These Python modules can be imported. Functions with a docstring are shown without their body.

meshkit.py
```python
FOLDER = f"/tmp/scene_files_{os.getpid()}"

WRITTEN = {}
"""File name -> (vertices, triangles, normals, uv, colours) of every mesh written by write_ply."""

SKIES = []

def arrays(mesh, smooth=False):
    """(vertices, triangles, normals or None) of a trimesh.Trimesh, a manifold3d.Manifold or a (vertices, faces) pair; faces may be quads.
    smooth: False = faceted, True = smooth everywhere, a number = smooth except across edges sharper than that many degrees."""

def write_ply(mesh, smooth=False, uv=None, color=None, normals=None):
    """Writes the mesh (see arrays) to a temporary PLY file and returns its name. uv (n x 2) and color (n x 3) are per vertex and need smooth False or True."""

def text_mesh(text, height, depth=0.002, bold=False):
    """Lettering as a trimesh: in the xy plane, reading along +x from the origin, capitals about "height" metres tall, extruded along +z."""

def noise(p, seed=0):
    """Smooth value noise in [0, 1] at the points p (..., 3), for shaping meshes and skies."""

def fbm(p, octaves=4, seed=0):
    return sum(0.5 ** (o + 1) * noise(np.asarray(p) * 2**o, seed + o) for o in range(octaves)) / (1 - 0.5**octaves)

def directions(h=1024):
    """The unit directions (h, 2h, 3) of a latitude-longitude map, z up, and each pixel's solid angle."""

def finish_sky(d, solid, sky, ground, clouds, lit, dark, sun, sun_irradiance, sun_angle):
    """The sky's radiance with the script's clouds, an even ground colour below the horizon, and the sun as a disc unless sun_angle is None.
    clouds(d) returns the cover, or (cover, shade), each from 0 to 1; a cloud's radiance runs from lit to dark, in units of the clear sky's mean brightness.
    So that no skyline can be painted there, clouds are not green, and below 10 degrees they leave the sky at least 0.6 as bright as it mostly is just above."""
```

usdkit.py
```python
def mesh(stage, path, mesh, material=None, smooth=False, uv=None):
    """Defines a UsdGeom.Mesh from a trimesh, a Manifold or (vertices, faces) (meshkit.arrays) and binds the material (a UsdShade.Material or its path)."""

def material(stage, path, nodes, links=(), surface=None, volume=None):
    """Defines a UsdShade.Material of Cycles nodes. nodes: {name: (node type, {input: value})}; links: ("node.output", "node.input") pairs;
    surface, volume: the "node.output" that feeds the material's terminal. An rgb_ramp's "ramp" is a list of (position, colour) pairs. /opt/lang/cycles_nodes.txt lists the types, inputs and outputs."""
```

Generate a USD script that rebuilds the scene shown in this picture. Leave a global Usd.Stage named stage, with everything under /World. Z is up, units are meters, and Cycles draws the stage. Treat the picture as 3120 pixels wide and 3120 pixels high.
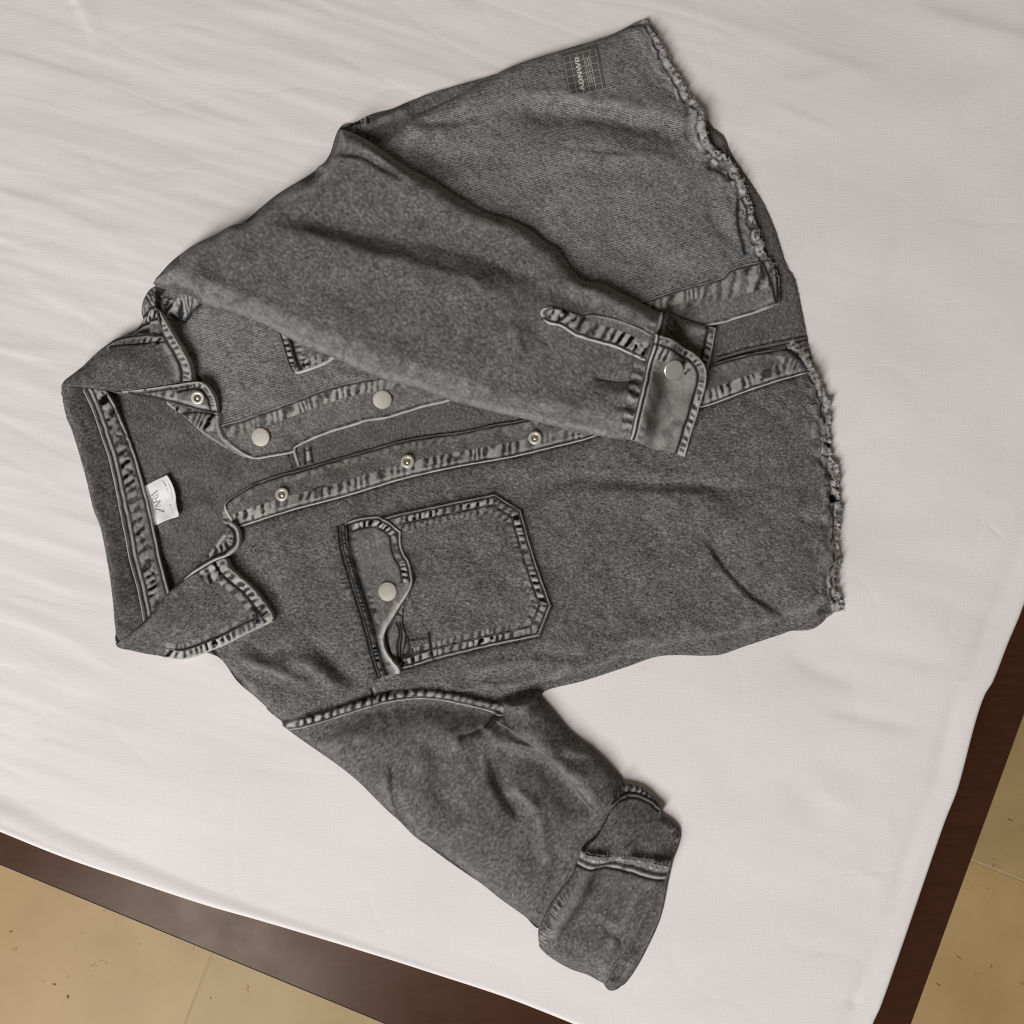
import math, random, numpy as np, trimesh, usdkit, meshkit
from pxr import Usd, UsdGeom, UsdLux, UsdShade, Gf, Sdf, Vt
from scipy import ndimage as ndi
from scipy.spatial import cKDTree
from scipy.interpolate import RBFInterpolator
from PIL import Image, ImageDraw

random.seed(7); RNG = np.random.default_rng(7)
stage = Usd.Stage.CreateInMemory()
UsdGeom.SetStageUpAxis(stage, UsdGeom.Tokens.z); UsdGeom.SetStageMetersPerUnit(stage, 1.0)
W = UsdGeom.Xform.Define(stage, '/World'); stage.SetDefaultPrim(W.GetPrim())
UsdGeom.Scope.Define(stage, '/World/Looks')

# ---------------------------------------------------------------- camera, lamps, exposure
CAMH, K = 0.80, 0.83 / 3120                      # camera height over the bed, metres per photo pixel on the bed
cam = UsdGeom.Camera.Define(stage, '/World/camera')
cam.CreateFocalLengthAttr(20.0); cam.CreateHorizontalApertureAttr(20.0 * 0.83 / CAMH); cam.CreateVerticalApertureAttr(20.0 * 0.83 / CAMH)
cam.CreateClippingRangeAttr(Gf.Vec2f(0.05, 50)); cam.CreateExposureAttr(0.0)
UsdGeom.Xformable(cam).AddTranslateOp().Set(Gf.Vec3d(0, 0, CAMH))

def rect_light(name, pos, target, w, h, power, color):
    l = UsdLux.RectLight.Define(stage, '/World/' + name)
    l.CreateWidthAttr(w); l.CreateHeightAttr(h); l.CreateIntensityAttr(power); l.CreateColorAttr(Gf.Vec3f(*color)); l.CreateNormalizeAttr(False)
    m = Gf.Matrix4d().SetLookAt(Gf.Vec3d(*pos), Gf.Vec3d(*target), Gf.Vec3d(0, 0, 1)).GetInverse()
    UsdGeom.Xformable(l).AddTransformOp().Set(m)
    return l
rect_light('window_light', (-1.50, -2.18, 2.75), (-0.02, -0.05, 0), 0.86, 2.1, 24.6, (1.0, 0.985, 0.975))
dome = UsdLux.DomeLight.Define(stage, '/World/room_light')
dm = usdkit.material(stage, '/World/Looks/room_light', {'b': ('background_shader', {'color': (1.0, 0.84, 0.66), 'strength': 0.105})}, [], surface='b.background')
UsdShade.MaterialBindingAPI.Apply(dome.GetPrim()).Bind(dm)

# ---------------------------------------------------------------- helpers: scene
NAMES = {}
def path_for(name, parent=None):
    base = (str(parent.GetPath()) if parent else '/World') + '/' + name
    n = NAMES.get(base, 0); NAMES[base] = n + 1
    return base if n == 0 else f'{base}_{n:03d}'
def keys(prim, **kw):
    for k, v in kw.items():
        if v: prim.SetCustomDataByKey(k, v)
    return prim
def obj(name, mesh, mat, parent=None, smooth=False, wear_shade=None, **kw):
    m = usdkit.mesh(stage, path_for(name, parent), mesh, mat, smooth=smooth)
    if wear_shade is not None:
        UsdGeom.PrimvarsAPI(m).CreatePrimvar('wear_shade', Sdf.ValueTypeNames.Color3fArray, 'vertex').Set(Vt.Vec3fArray.FromNumpy(wear_shade.astype(np.float32)))
    keys(m.GetPrim(), **kw)
    return m.GetPrim()
def group_prim(name, parent=None, **kw):
    return keys(UsdGeom.Xform.Define(stage, path_for(name, parent)).GetPrim(), **kw)
def cat(ms): return trimesh.util.concatenate(ms)

# ---------------------------------------------------------------- materials
L = '/World/Looks/'
def denim(name, angle, dark=(0.036, 0.0345, 0.0338), mid=(0.138, 0.1335, 0.1315), light=(0.325, 0.315, 0.308), tw=0.3, seed=0.0):
    n = {'g': ('geometry', {}),
         'w': ('attribute', {'attribute': 'wear_shade'}), 'ws': ('separate_color', {}),
         'n1': ('noise_texture', {'scale': 540.0, 'detail': 4.0, 'roughness': 0.7}),
         'n2': ('noise_texture', {'scale': 55.0, 'detail': 3.0, 'roughness': 0.55}),
         'off': ('mapping', {'location': (seed, seed * 0.7, 0)}),
         'rot': ('mapping', {'rotation': (0, 0, angle)}),
         'st': ('mapping', {'scale': (0.55, 1.0, 0.5)}),
         'n3': ('noise_texture', {'scale': 640.0, 'detail': 2.0, 'roughness': 0.6}),
         'wv': ('wave_texture', {'scale': 245.0, 'distortion': 2.2, 'detail': 2.0, 'detail_scale': 3.0, 'bands_direction': 'y'}),
         'a1': ('math', {'math_type': 'multiply', 'value2': 0.50}),
         'a2': ('math', {'math_type': 'multiply_add', 'value2': 0.13}),
         'a3': ('math', {'math_type': 'multiply_add', 'value2': 0.42}),
         'a4': ('math', {'math_type': 'multiply_add', 'value2': 0.06 * tw / 0.3, 'value3': 0.0}),
         'r': ('rgb_ramp', {'ramp': [(0.40, dark), (0.568, mid), (0.735, light)]}),
         'dk': ('mix_color', {'b': (0.005, 0.005, 0.0065)}),
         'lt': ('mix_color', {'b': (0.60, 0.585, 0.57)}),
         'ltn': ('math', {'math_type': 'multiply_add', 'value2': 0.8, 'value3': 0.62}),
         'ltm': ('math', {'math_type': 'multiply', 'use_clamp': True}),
         'bw': ('math', {'math_type': 'multiply', 'value2': 0.22}), 'bh': ('math', {'math_type': 'multiply_add', 'value2': 1.0}),
         'b': ('bump', {'strength': 0.55, 'distance': 0.0006}),
         'p': ('principled_bsdf', {'roughness': 0.95, 'specular_ior_level': 0.06})}
    k = [('g.position', 'off.vector'), ('off.vector', 'n1.vector'), ('off.vector', 'n2.vector'), ('off.vector', 'rot.vector'), ('rot.vector', 'st.vector'), ('st.vector', 'n3.vector'), ('rot.vector', 'wv.vector'),
         ('n1.fac', 'a1.value1'), ('n2.fac', 'a2.value1'), ('a1.value', 'a2.value3'), ('n3.fac', 'a3.value1'), ('a2.value', 'a3.value3'), ('wv.fac', 'a4.value1'), ('a3.value', 'a4.value3'),
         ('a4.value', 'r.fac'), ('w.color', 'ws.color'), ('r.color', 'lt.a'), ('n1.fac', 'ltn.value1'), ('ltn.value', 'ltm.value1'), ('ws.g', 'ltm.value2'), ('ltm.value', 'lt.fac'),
         ('lt.result', 'dk.a'), ('ws.r', 'dk.fac'), ('dk.result', 'p.base_color'),
         ('n3.fac', 'bh.value1'), ('wv.fac', 'bw.value1'), ('bw.value', 'bh.value3'), ('bh.value', 'b.height'), ('b.normal', 'p.normal')]
    return usdkit.material(stage, L + name, n, k, surface='p.BSDF')
D_FRONT = denim('denim_front', 0.25)
D_FRONT2 = denim('denim_front_twill', 0.22, dark=(0.040, 0.040, 0.0415), mid=(0.141, 0.1405, 0.1435), light=(0.325, 0.322, 0.325), tw=0.8, seed=3.1)
D_SLEEVE = denim('denim_sleeve', 0.62, dark=(0.040, 0.0392, 0.039), mid=(0.142, 0.1395, 0.139), light=(0.325, 0.318, 0.315), seed=1.7)
D_SLEEVE2 = denim('denim_sleeve_folded', -0.9, seed=5.3)
D_TRIM = denim('denim_trim', 0.7, dark=(0.065, 0.062, 0.060), mid=(0.165, 0.159, 0.155), light=(0.37, 0.35, 0.34), seed=2.2)
D_INSIDE = denim('denim_inside', 1.2, dark=(0.05, 0.048, 0.047), mid=(0.128, 0.1235, 0.121), light=(0.26, 0.25, 0.244), seed=4.4)
D_COLLAR = denim('denim_collar', -0.5, seed=6.1)

def plain(name, color, rough=0.6, spec=0.4, metal=0.0, **kw):
    return usdkit.material(stage, L + name, {'p': ('principled_bsdf', {'base_color': color, 'roughness': rough, 'specular_ior_level': spec, 'metallic': metal, **kw})}, [], surface='p.BSDF')
M_SNAP = usdkit.material(stage, L + 'snap_metal', {'g': ('geometry', {}), 'n': ('noise_texture', {'scale': 900.0, 'detail': 2.0}), 'r': ('rgb_ramp', {'ramp': [(0.3, (0.34, 0.315, 0.28)), (0.7, (0.42, 0.39, 0.35))]}),
    'p': ('principled_bsdf', {'metallic': 0.35, 'roughness': 0.5})}, [('g.position', 'n.vector'), ('n.fac', 'r.fac'), ('r.color', 'p.base_color')], surface='p.BSDF')
M_SILVER = plain('snap_bright', (0.72, 0.71, 0.70), 0.3, 0.6, 0.7)
M_BRASS = plain('socket_metal', (0.52, 0.46, 0.36), 0.3, 0.5, 0.75)
M_SOCKET = plain('socket_ring', (0.66, 0.62, 0.55), 0.38, 0.5, 0.35)
M_DARK = plain('socket_hole', (0.03, 0.022, 0.015), 0.7)
M_THREAD = usdkit.material(stage, L + 'frayed_thread', {'o': ('geometry', {}), 'r': ('rgb_ramp', {'ramp': [(0.0, (0.36, 0.355, 0.35)), (0.4, (0.52, 0.51, 0.50)), (1.0, (0.72, 0.71, 0.69))]}), 'p': ('principled_bsdf', {'roughness': 0.95, 'specular_ior_level': 0.1})},
    [('o.random_per_island', 'r.fac'), ('r.color', 'p.base_color')], surface='p.BSDF')
M_STITCH = plain('stitch_thread', (0.022, 0.022, 0.025), 0.8, 0.2)
M_PALE = plain('pale_seam_thread', (0.33, 0.29, 0.23), 0.9, 0.1)
M_LABEL = usdkit.material(stage, L + 'label_satin', {'g': ('geometry', {}), 'n': ('noise_texture', {'scale': 1400.0}), 'b': ('bump', {'strength': 0.2, 'distance': 0.0003}), 'p': ('principled_bsdf', {'base_color': (0.80, 0.79, 0.80), 'roughness': 0.5})},
    [('g.position', 'n.vector'), ('n.fac', 'b.height'), ('b.normal', 'p.normal')], surface='p.BSDF')
M_INK = plain('label_ink', (0.22, 0.22, 0.23), 0.7)
M_INK2 = plain('label_ink_faint', (0.5, 0.5, 0.5), 0.7)
M_PRINT = usdkit.material(stage, L + 'print_ground', {'g': ('geometry', {}), 'n': ('noise_texture', {'scale': 700.0, 'detail': 2.0}), 'r': ('rgb_ramp', {'ramp': [(0.3, (0.078, 0.073, 0.070)), (0.75, (0.122, 0.115, 0.110))]}), 'p': ('principled_bsdf', {'roughness': 0.65})},
    [('g.position', 'n.vector'), ('n.fac', 'r.fac'), ('r.color', 'p.base_color')], surface='p.BSDF')
M_PRINT_LINE = plain('print_grid_ink', (0.36, 0.35, 0.34), 0.8)
M_PRINT_TEXT = plain('print_letter_ink', (0.62, 0.61, 0.59), 0.8)
M_SHEET = usdkit.material(stage, L + 'white_cotton', {'g': ('geometry', {}), 'n': ('noise_texture', {'scale': 9.0, 'detail': 3.0}), 'r': ('rgb_ramp', {'ramp': [(0.3, (0.82, 0.786, 0.784)), (0.7, (0.855, 0.82, 0.822))]}),
    'm1': ('mapping', {'rotation': (0, 0, 0.35), 'scale': (1, 0.12, 1)}), 'm2': ('mapping', {'rotation': (0, 0, 0.35), 'scale': (0.12, 1, 1)}), 'f1': ('noise_texture', {'scale': 1100.0}), 'f2': ('noise_texture', {'scale': 1100.0}),
    'ad': ('math', {'math_type': 'add'}), 'b': ('bump', {'strength': 0.3, 'distance': 0.0004}), 'p': ('principled_bsdf', {'roughness': 0.85, 'specular_ior_level': 0.15, 'sheen_weight': 0.05})},
    [('g.position', 'n.vector'), ('n.fac', 'r.fac'), ('r.color', 'p.base_color'), ('g.position', 'm1.vector'), ('g.position', 'm2.vector'), ('m1.vector', 'f1.vector'), ('m2.vector', 'f2.vector'),
     ('f1.fac', 'ad.value1'), ('f2.fac', 'ad.value2'), ('ad.value', 'b.height'), ('b.normal', 'p.normal')], surface='p.BSDF')
M_WOOD = usdkit.material(stage, L + 'brown_laminate', {'g': ('geometry', {}), 'm': ('mapping', {'rotation': (0, 0, 0.39), 'scale': (0.12, 1, 1)}), 'n': ('noise_texture', {'scale': 260.0, 'detail': 4.0}), 'r': ('rgb_ramp', {'ramp': [(0.2, (0.044, 0.0165, 0.0090)), (0.8, (0.060, 0.0225, 0.0125))]}),
    'n2': ('noise_texture', {'scale': 30.0, 'detail': 4.0}), 'rr': ('rgb_ramp', {'ramp': [(0.3, (0.24,) * 3), (0.7, (0.32,) * 3)]}), 'p': ('principled_bsdf', {'specular_ior_level': 0.15, 'specular_tint': (1.0, 0.88, 0.74)})},
    [('g.position', 'm.vector'), ('m.vector', 'n.vector'), ('n.fac', 'r.fac'), ('r.color', 'p.base_color'), ('g.position', 'n2.vector'), ('n2.fac', 'rr.fac'), ('rr.color', 'p.roughness')], surface='p.BSDF')
M_EDGE = plain('worn_edge_band', (0.20, 0.17, 0.15), 0.4)
def tile_mat(name, tint):
    c = lambda a: tuple(x * t for x, t in zip(a, tint))
    return usdkit.material(stage, L + name, {'g': ('geometry', {}), 'n': ('noise_texture', {'scale': 7.0, 'detail': 5.0, 'roughness': 0.6}), 'r': ('rgb_ramp', {'ramp': [(0.3, c((0.350, 0.240, 0.110))), (0.5, c((0.405, 0.287, 0.135))), (0.72, c((0.450, 0.328, 0.165)))]}),
        'n2': ('noise_texture', {'scale': 55.0, 'detail': 3.0, 'roughness': 0.7}), 's': ('rgb_ramp', {'ramp': [(0.0, (1, 1, 1)), (0.66, (1, 1, 1)), (0.75, (0.55, 0.55, 0.55))]}), 'mu': ('mix_color', {'blend_type': 'multiply', 'fac': 1.0}),
        'p': ('principled_bsdf', {'roughness': 0.42, 'specular_ior_level': 0.16})},
        [('g.position', 'n.vector'), ('n.fac', 'r.fac'), ('g.position', 'n2.vector'), ('n2.fac', 's.fac'), ('r.color', 'mu.a'), ('s.color', 'mu.b'), ('mu.result', 'p.base_color')], surface='p.BSDF')
M_TILES = [tile_mat('floor_tile', (1, 1, 1)), tile_mat('floor_tile_paler', (1.06, 1.03, 1.0))]
M_GROUT = plain('floor_grout', (0.42, 0.34, 0.21), 0.8)
M_SPECK = plain('floor_dirt', (0.17, 0.115, 0.05), 0.9)

# ---------------------------------------------------------------- helpers: reading places off the photograph, curves, cloth panels
def crop(x0, y0, s): return lambda *pts: [((x0 + p[0] / s), (y0 + p[1] / s)) + tuple(p[2:]) for p in pts]
c1 = crop(150, 850, 2.415); c2 = crop(150, 1400, 2.415); c3 = crop(850, 1400, 2.1467); c4 = crop(1550, 850, 1.932)
c5 = crop(1550, 0, 1.932); c6 = crop(1400, 2000, 1.7563); c7 = crop(700, 1900, 1.932); c8 = crop(1900, 1200, 2.415)
c9 = crop(0, 2320, 2.415); c10 = crop(800, 2320, 2.415); c11 = crop(2320, 2320, 2.415); c12 = crop(2320, 1600, 2.415)
c13 = crop(400, 600, 2.415); c14 = crop(900, 300, 2.415); c15 = crop(900, 1000, 2.1467); fv = crop(0, 0, 0.61923); c16 = crop(0, 0, 1.932); c17 = crop(2300, 0, 1.1366); c18 = crop(0, 900, 1.2075)

def w2(p, z=0.0):
    """photo pixel -> world x, y in millimetres where the sight line meets height z (mm)"""
    p = np.asarray([q[:2] for q in p], float); f = (CAMH * 1000 - z) / CAMH
    return np.stack([(p[:, 0] - 1560) * K * f, -(p[:, 1] - 1560) * K * f], 1)

def smooth_curve(pts, closed=False, step=0.3):
    """Catmull-Rom through the points (mm); a third value 1 marks a sharp corner. Returns samples, tangents, arc length."""
    P = np.array([p[:2] for p in pts], float); C = [len(p) > 2 and p[2] for p in pts]; n = len(P); out = []
    for i in range(n if closed else n - 1):
        b, c = P[i], P[(i + 1) % n]
        a = P[i - 1] if (closed or i > 0) and not C[i] else 2 * b - c
        d = P[(i + 2) % n] if (closed or i + 2 < n) and not C[(i + 1) % n] else 2 * c - b
        l = np.linalg.norm(c - b); m = max(2, int(l / step))
        t0, t1 = (c - a) , (d - b)
        la, lc = max(np.linalg.norm(b - a), 1e-6), max(np.linalg.norm(d - c), 1e-6)
        t0 = t0 * l / (la + l); t1 = t1 * l / (lc + l)
        t = np.linspace(0, 1, m, endpoint=False)[:, None]
        out.append((2*t**3-3*t**2+1)*b + (t**3-2*t**2+t)*t0 + (-2*t**3+3*t**2)*c + (t**3-t**2)*t1)
    S = np.vstack(out + ([] if closed else [P[-1:]]))
    T = np.gradient(S, axis=0) if not closed else (np.roll(S, -1, 0) - np.roll(S, 1, 0))
    T /= np.linalg.norm(T, axis=1, keepdims=True) + 1e-9
    s = np.concatenate([[0], np.cumsum(np.linalg.norm(np.diff(S, axis=0), axis=1))])
    return S, T, s
def keepc(src, xy): return [tuple(a) + tuple(p[2:]) for a, p in zip(xy, src)]
def ss(x, a, b):
    t = np.clip((x - a) / (b - a), 0, 1); return t * t * (3 - 2 * t)
def nz(shape, res, scale, seed):
    r = np.random.default_rng(seed); h, w = shape; k = res / scale
    g = r.standard_normal((int(h * k) + 5, int(w * k) + 5))
    yy, xx = np.mgrid[0:h, 0:w]
    return ndi.map_coordinates(g, [yy * k + 1, xx * k + 1], order=3, mode='nearest')
def n1d(s, seed):
    r = np.random.default_rng(seed); g = r.standard_normal(4000)
    return ndi.map_coordinates(g, [np.abs(s) + 2], order=3, mode='nearest')

HR = 0.7; HX0, HY0, HN = -420.0, -440.0, 1250           # the heap's height so far: a grid in mm over the bed
H = np.zeros((HN, HN))
def hsample(F, X, Y): return ndi.map_coordinates(F, [(Y - HY0) / HR, (X - HX0) / HR], order=1, mode='nearest')

class Panel:
    def __init__(s, poly, zref=6.0, res=0.6, t=1.3, drape=0.0, puff=0.0, fold=(), fold_r=18.0, opens=(), open_r=30.0, open_min=0.2, zpts=None, zpts_max=True, edge=1.3, rough=1.0, seed=1, fs=1.0):
        s.fs = fs
        s.zref, s.res, s.t, s.seed = zref, res, t, seed
        S, T, A = smooth_curve(keepc(poly, w2(poly, zref)), True)
        s.S = S
        lo, hi = S.min(0) - 3, S.max(0) + 3
        s.x0, s.y0 = np.floor(lo / res) * res; nx, ny = np.ceil((hi - [s.x0, s.y0]) / res).astype(int) + 1
        s.X, s.Y = np.meshgrid(s.x0 + np.arange(nx) * res, s.y0 + np.arange(ny) * res)
        s.shape = s.X.shape; s.Q = np.stack([s.X.ravel(), s.Y.ravel()], 1)
        im = Image.new('L', (int(nx), int(ny)), 0)
        ImageDraw.Draw(im).polygon([tuple(q) for q in ((S - [s.x0, s.y0]) / res)], fill=1)
        ins = np.asarray(im).astype(bool)
        tree = cKDTree(S); d, i = tree.query(s.Q, workers=-1); d = d.reshape(s.shape); s.near = i.reshape(s.shape)
        area = 0.5 * np.sum(S[:, 0] * np.roll(S[:, 1], -1) - np.roll(S[:, 0], -1) * S[:, 1])
        Nn = np.stack([-T[:, 1], T[:, 0]], 1) * np.sign(area)
        loc = np.sum((s.Q - S[i]) * Nn[i], 1).reshape(s.shape) > 0
        ins = np.where(d < 2.6 * res, loc, ins)
        s.d = np.where(ins, d, -d); s.arc = A[i].reshape(s.shape)
        dc = np.clip(s.d, 0, None)
        if drape > 0:
            k = max(1, int(drape / HR)); Hs = H[::2, ::2]
            Hd = ndi.gaussian_filter(ndi.maximum_filter(Hs, size=k), k * 0.22)
            Hd = ndi.zoom(Hd, 2, order=1)[:HN, :HN]; Hd = np.maximum(Hd, H) if False else Hd
            s.base = np.maximum(hsample(Hd, s.X, s.Y), hsample(ndi.gaussian_filter(H, 1.0), s.X, s.Y))
        else:
            s.base = hsample(ndi.gaussian_filter(H, 1.2), s.X, s.Y)
        cut = np.sqrt(np.clip(1 - (1 - np.clip(dc / edge, 0, 1)) ** 2, 0, 1))
        for c in fold:
            q = np.abs(s.curve(c, 9)[0]); cut = cut + (1 - cut) * np.exp(-(q / 2.5) ** 2)
        s.z = s.base + t * (0.25 + 0.75 * cut)
        if puff:
            f = np.ones(s.shape)
            for c in fold:
                q = np.abs(s.curve(c)[0]); q = np.where(s.d <= 0, np.clip(q + s.d, 0, None), q); f = np.minimum(f, np.clip(1 - (1 - np.clip(np.abs(q) / fold_r, 0, 1)) ** 2.2, 0, 1) ** 0.93)
            for c in opens:
                q = s.curve(c)[0]; f = f * (open_min + (1 - open_min) * ss(np.abs(q), 0, open_r))
            s.z += puff * f; s.f = f
        if zpts is not None:
            zp = np.array(zpts, float); xy = w2(zp[:, :2], zref)
            st = 8; Xc, Yc = s.X[::st, ::st], s.Y[::st, ::st]
            v = RBFInterpolator(xy, zp[:, 2], kernel='thin_plate_spline', smoothing=2.0)(np.stack([Xc.ravel(), Yc.ravel()], 1)).reshape(Xc.shape)
            yy, xx = np.mgrid[0:s.shape[0], 0:s.shape[1]] / st
            v = ndi.map_coordinates(v, [yy, xx], order=1, mode='nearest') - t * (1 - (0.25 + 0.75 * cut))
            s.z = np.maximum(s.z, v) if zpts_max else v
        fade = ss(dc, 0, 6)
        s.z += rough * fade * (0.55 * nz(s.shape, res, 17, seed) + 0.22 * nz(s.shape, res, 6, seed + 50) + 0.06 * nz(s.shape, res, 2.2, seed + 90))
        s.z -= rough * fade * (0.30 * np.exp(-np.abs(nz(s.shape, res, 24, seed + 7)) * 7) + 0.18 * np.exp(-np.abs(nz(s.shape, res, 13, seed + 8)) * 6))
        s.dark = np.zeros(s.shape); s.light = np.zeros(s.shape)
    def curve(s, pts, bound=None):
        """signed distance to the curve (right of travel, as seen in the photo, is positive), arc length, and the curve's length"""
        S, T, A = smooth_curve(keepc(pts, w2(pts, s.zref)))
        tree = cKDTree(S); big = bound or 1e9
        d, i = tree.query(s.Q, workers=-1, distance_upper_bound=big); ok = i < len(S); i = np.where(ok, i, 0)
        v = s.Q - S[i]; n = np.stack([T[:, 1], -T[:, 0]], 1)
        side = np.sign(np.sum(v * n[i], 1)); side[side == 0] = 1
        over = np.abs(np.sum(v * T[i], 1)) * ((i == 0) | (i == len(S) - 1))
        d = np.where(ok, d, 999.0)
        return (d * side).reshape(s.shape), A[i].reshape(s.shape), A[-1], over.reshape(s.shape)
    def fold(s, pts, amp, wl, wr, taper=0.25, sharp=False, edge_fade=4.0):
        """a crease or roll: height amp at the line, fading over wl to its left and wr to its right (mm)"""
        amp *= 1.6 * s.fs; d, a, ln, ov = s.curve(pts, 3.5 * max(wl, wr))
        w = np.where(d > 0, wr, wl); x = np.abs(d) / w
        prof = np.exp(-x * 1.3) if sharp else np.exp(-x * x)
        tp = ss(a, 0, max(taper * ln, 1)) * ss(ln - a, 0, max(taper * ln, 1)) if taper else 1.0
        s.z += amp * prof * tp * np.exp(-(ov / (max(wl, wr) * .7)) ** 2) * (ss(s.d, 0, edge_fade) if edge_fade else 1)
    def blob(s, p, r, amp):
        q = w2([p], s.zref)[0]; s.z += amp * np.exp(-((s.X - q[0]) ** 2 + (s.Y - q[1]) ** 2) / (r * r))
    def line(s, pts, off=0.0, w=0.5, dark=0.0, light=0.0, dz=0.0, wob=0.15, brk=0.0, seed=0):
        w = max(w * 1.8, 1.05 if dark > light else 0.85); off = off * (1.25 if abs(off) > .9 else 1); d, a, ln, ov = s.curve(pts, abs(off) + 6)
        g = np.exp(-((d - off - wob * n1d(a / 5, 11 + seed)) / w) ** 2) * (ov < 0.6)
        if brk: g = g * np.clip(1 - brk * ss(n1d(a / 3.5, 23 + seed), -0.2, 0.8), 0, 1)
        s.dark = np.maximum(s.dark, g * dark); s.light = np.maximum(s.light, g * min(light * 1.2, 1.15)); s.z += dz * g
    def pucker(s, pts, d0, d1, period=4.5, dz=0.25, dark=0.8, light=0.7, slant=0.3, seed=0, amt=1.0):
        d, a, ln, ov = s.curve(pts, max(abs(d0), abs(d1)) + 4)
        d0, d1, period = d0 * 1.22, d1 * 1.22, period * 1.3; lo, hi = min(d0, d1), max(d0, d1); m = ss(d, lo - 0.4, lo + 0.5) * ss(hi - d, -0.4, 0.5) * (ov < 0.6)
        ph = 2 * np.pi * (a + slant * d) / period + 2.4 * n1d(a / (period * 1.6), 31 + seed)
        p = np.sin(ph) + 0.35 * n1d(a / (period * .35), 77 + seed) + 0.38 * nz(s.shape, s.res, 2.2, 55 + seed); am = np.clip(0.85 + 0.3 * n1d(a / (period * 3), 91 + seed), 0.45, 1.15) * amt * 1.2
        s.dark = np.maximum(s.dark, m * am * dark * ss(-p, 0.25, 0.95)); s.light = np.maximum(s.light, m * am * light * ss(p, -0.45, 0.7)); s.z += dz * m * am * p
    def fell(s, pts, side=1, w=6.5, rope=0.75, gap=0.85, seed=0, puck=1.0, second=0.7, period=4.2, dz=0.5):
        """a stitched seam: worn pale edge, shadow gap painted dark outside it, dark stitch lines and puckers over the allowance"""
        s.line(pts, 0, 0.62, light=rope, dz=dz, seed=seed, brk=0.25)
        s.line(pts, -side * 1.25, 0.55, dark=gap, dz=-0.3, seed=seed)  # contact shadow beside the seam, put into the colour
        s.line(pts, side * 1.5, 0.45, dark=gap * 0.9, dz=-0.3, seed=seed + 1, brk=0.2)
        if puck: s.pucker(pts, side * 1.9, side * w, period, seed=seed, amt=puck)
        if second: s.line(pts, side * w, 0.45, dark=second, dz=-0.3, seed=seed + 2, brk=0.5)
    def mesh(s, under=False, drop=1.5, stack=True):
        res, d = s.res, s.d; ins = d > 0; ny, nx = s.shape
        cell = ins[:-1, :-1] | ins[1:, :-1] | ins[:-1, 1:] | ins[1:, 1:]
        used = np.zeros(s.shape, bool)
        for a in (slice(0, -1), slice(1, None)):
            for b in (slice(0, -1), slice(1, None)): used[a, b] |= cell
        idx = -np.ones(s.shape, int); idx[used] = np.arange(used.sum())
        x, y = s.X.copy(), s.Y.copy(); out = used & ~ins
        # a neighbour just inside the rim also moves onto it, so that the rim stays even
        close = used & (np.abs(d) < 0.3 * res); mv = out | close
        x[mv], y[mv] = s.S[s.near[mv], 0], s.S[s.near[mv], 1]
        zo = ndi.minimum_filter(np.where(out, s.z, 1e6), size=3); s.z = np.where(close & ins & (zo < 1e5), zo, s.z)
        zs = ndi.gaussian_filter(s.z, 2.8 / res); lap = -(ndi.laplace(ndi.gaussian_filter(zs, 0.8 / res))) / res ** 2; s.light = np.maximum(s.light, np.clip(lap * 2.2 - 0.09, 0, .16) * ss(d, 0.5, 3) * (0.6 + 0.4 * np.clip(nz(s.shape, res, 6, 5), -1, 1)))  # paler on raised ridges, following the surface curvature
        zt = s.z; V = np.stack([x[used], y[used], zt[used]], 1)
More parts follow.
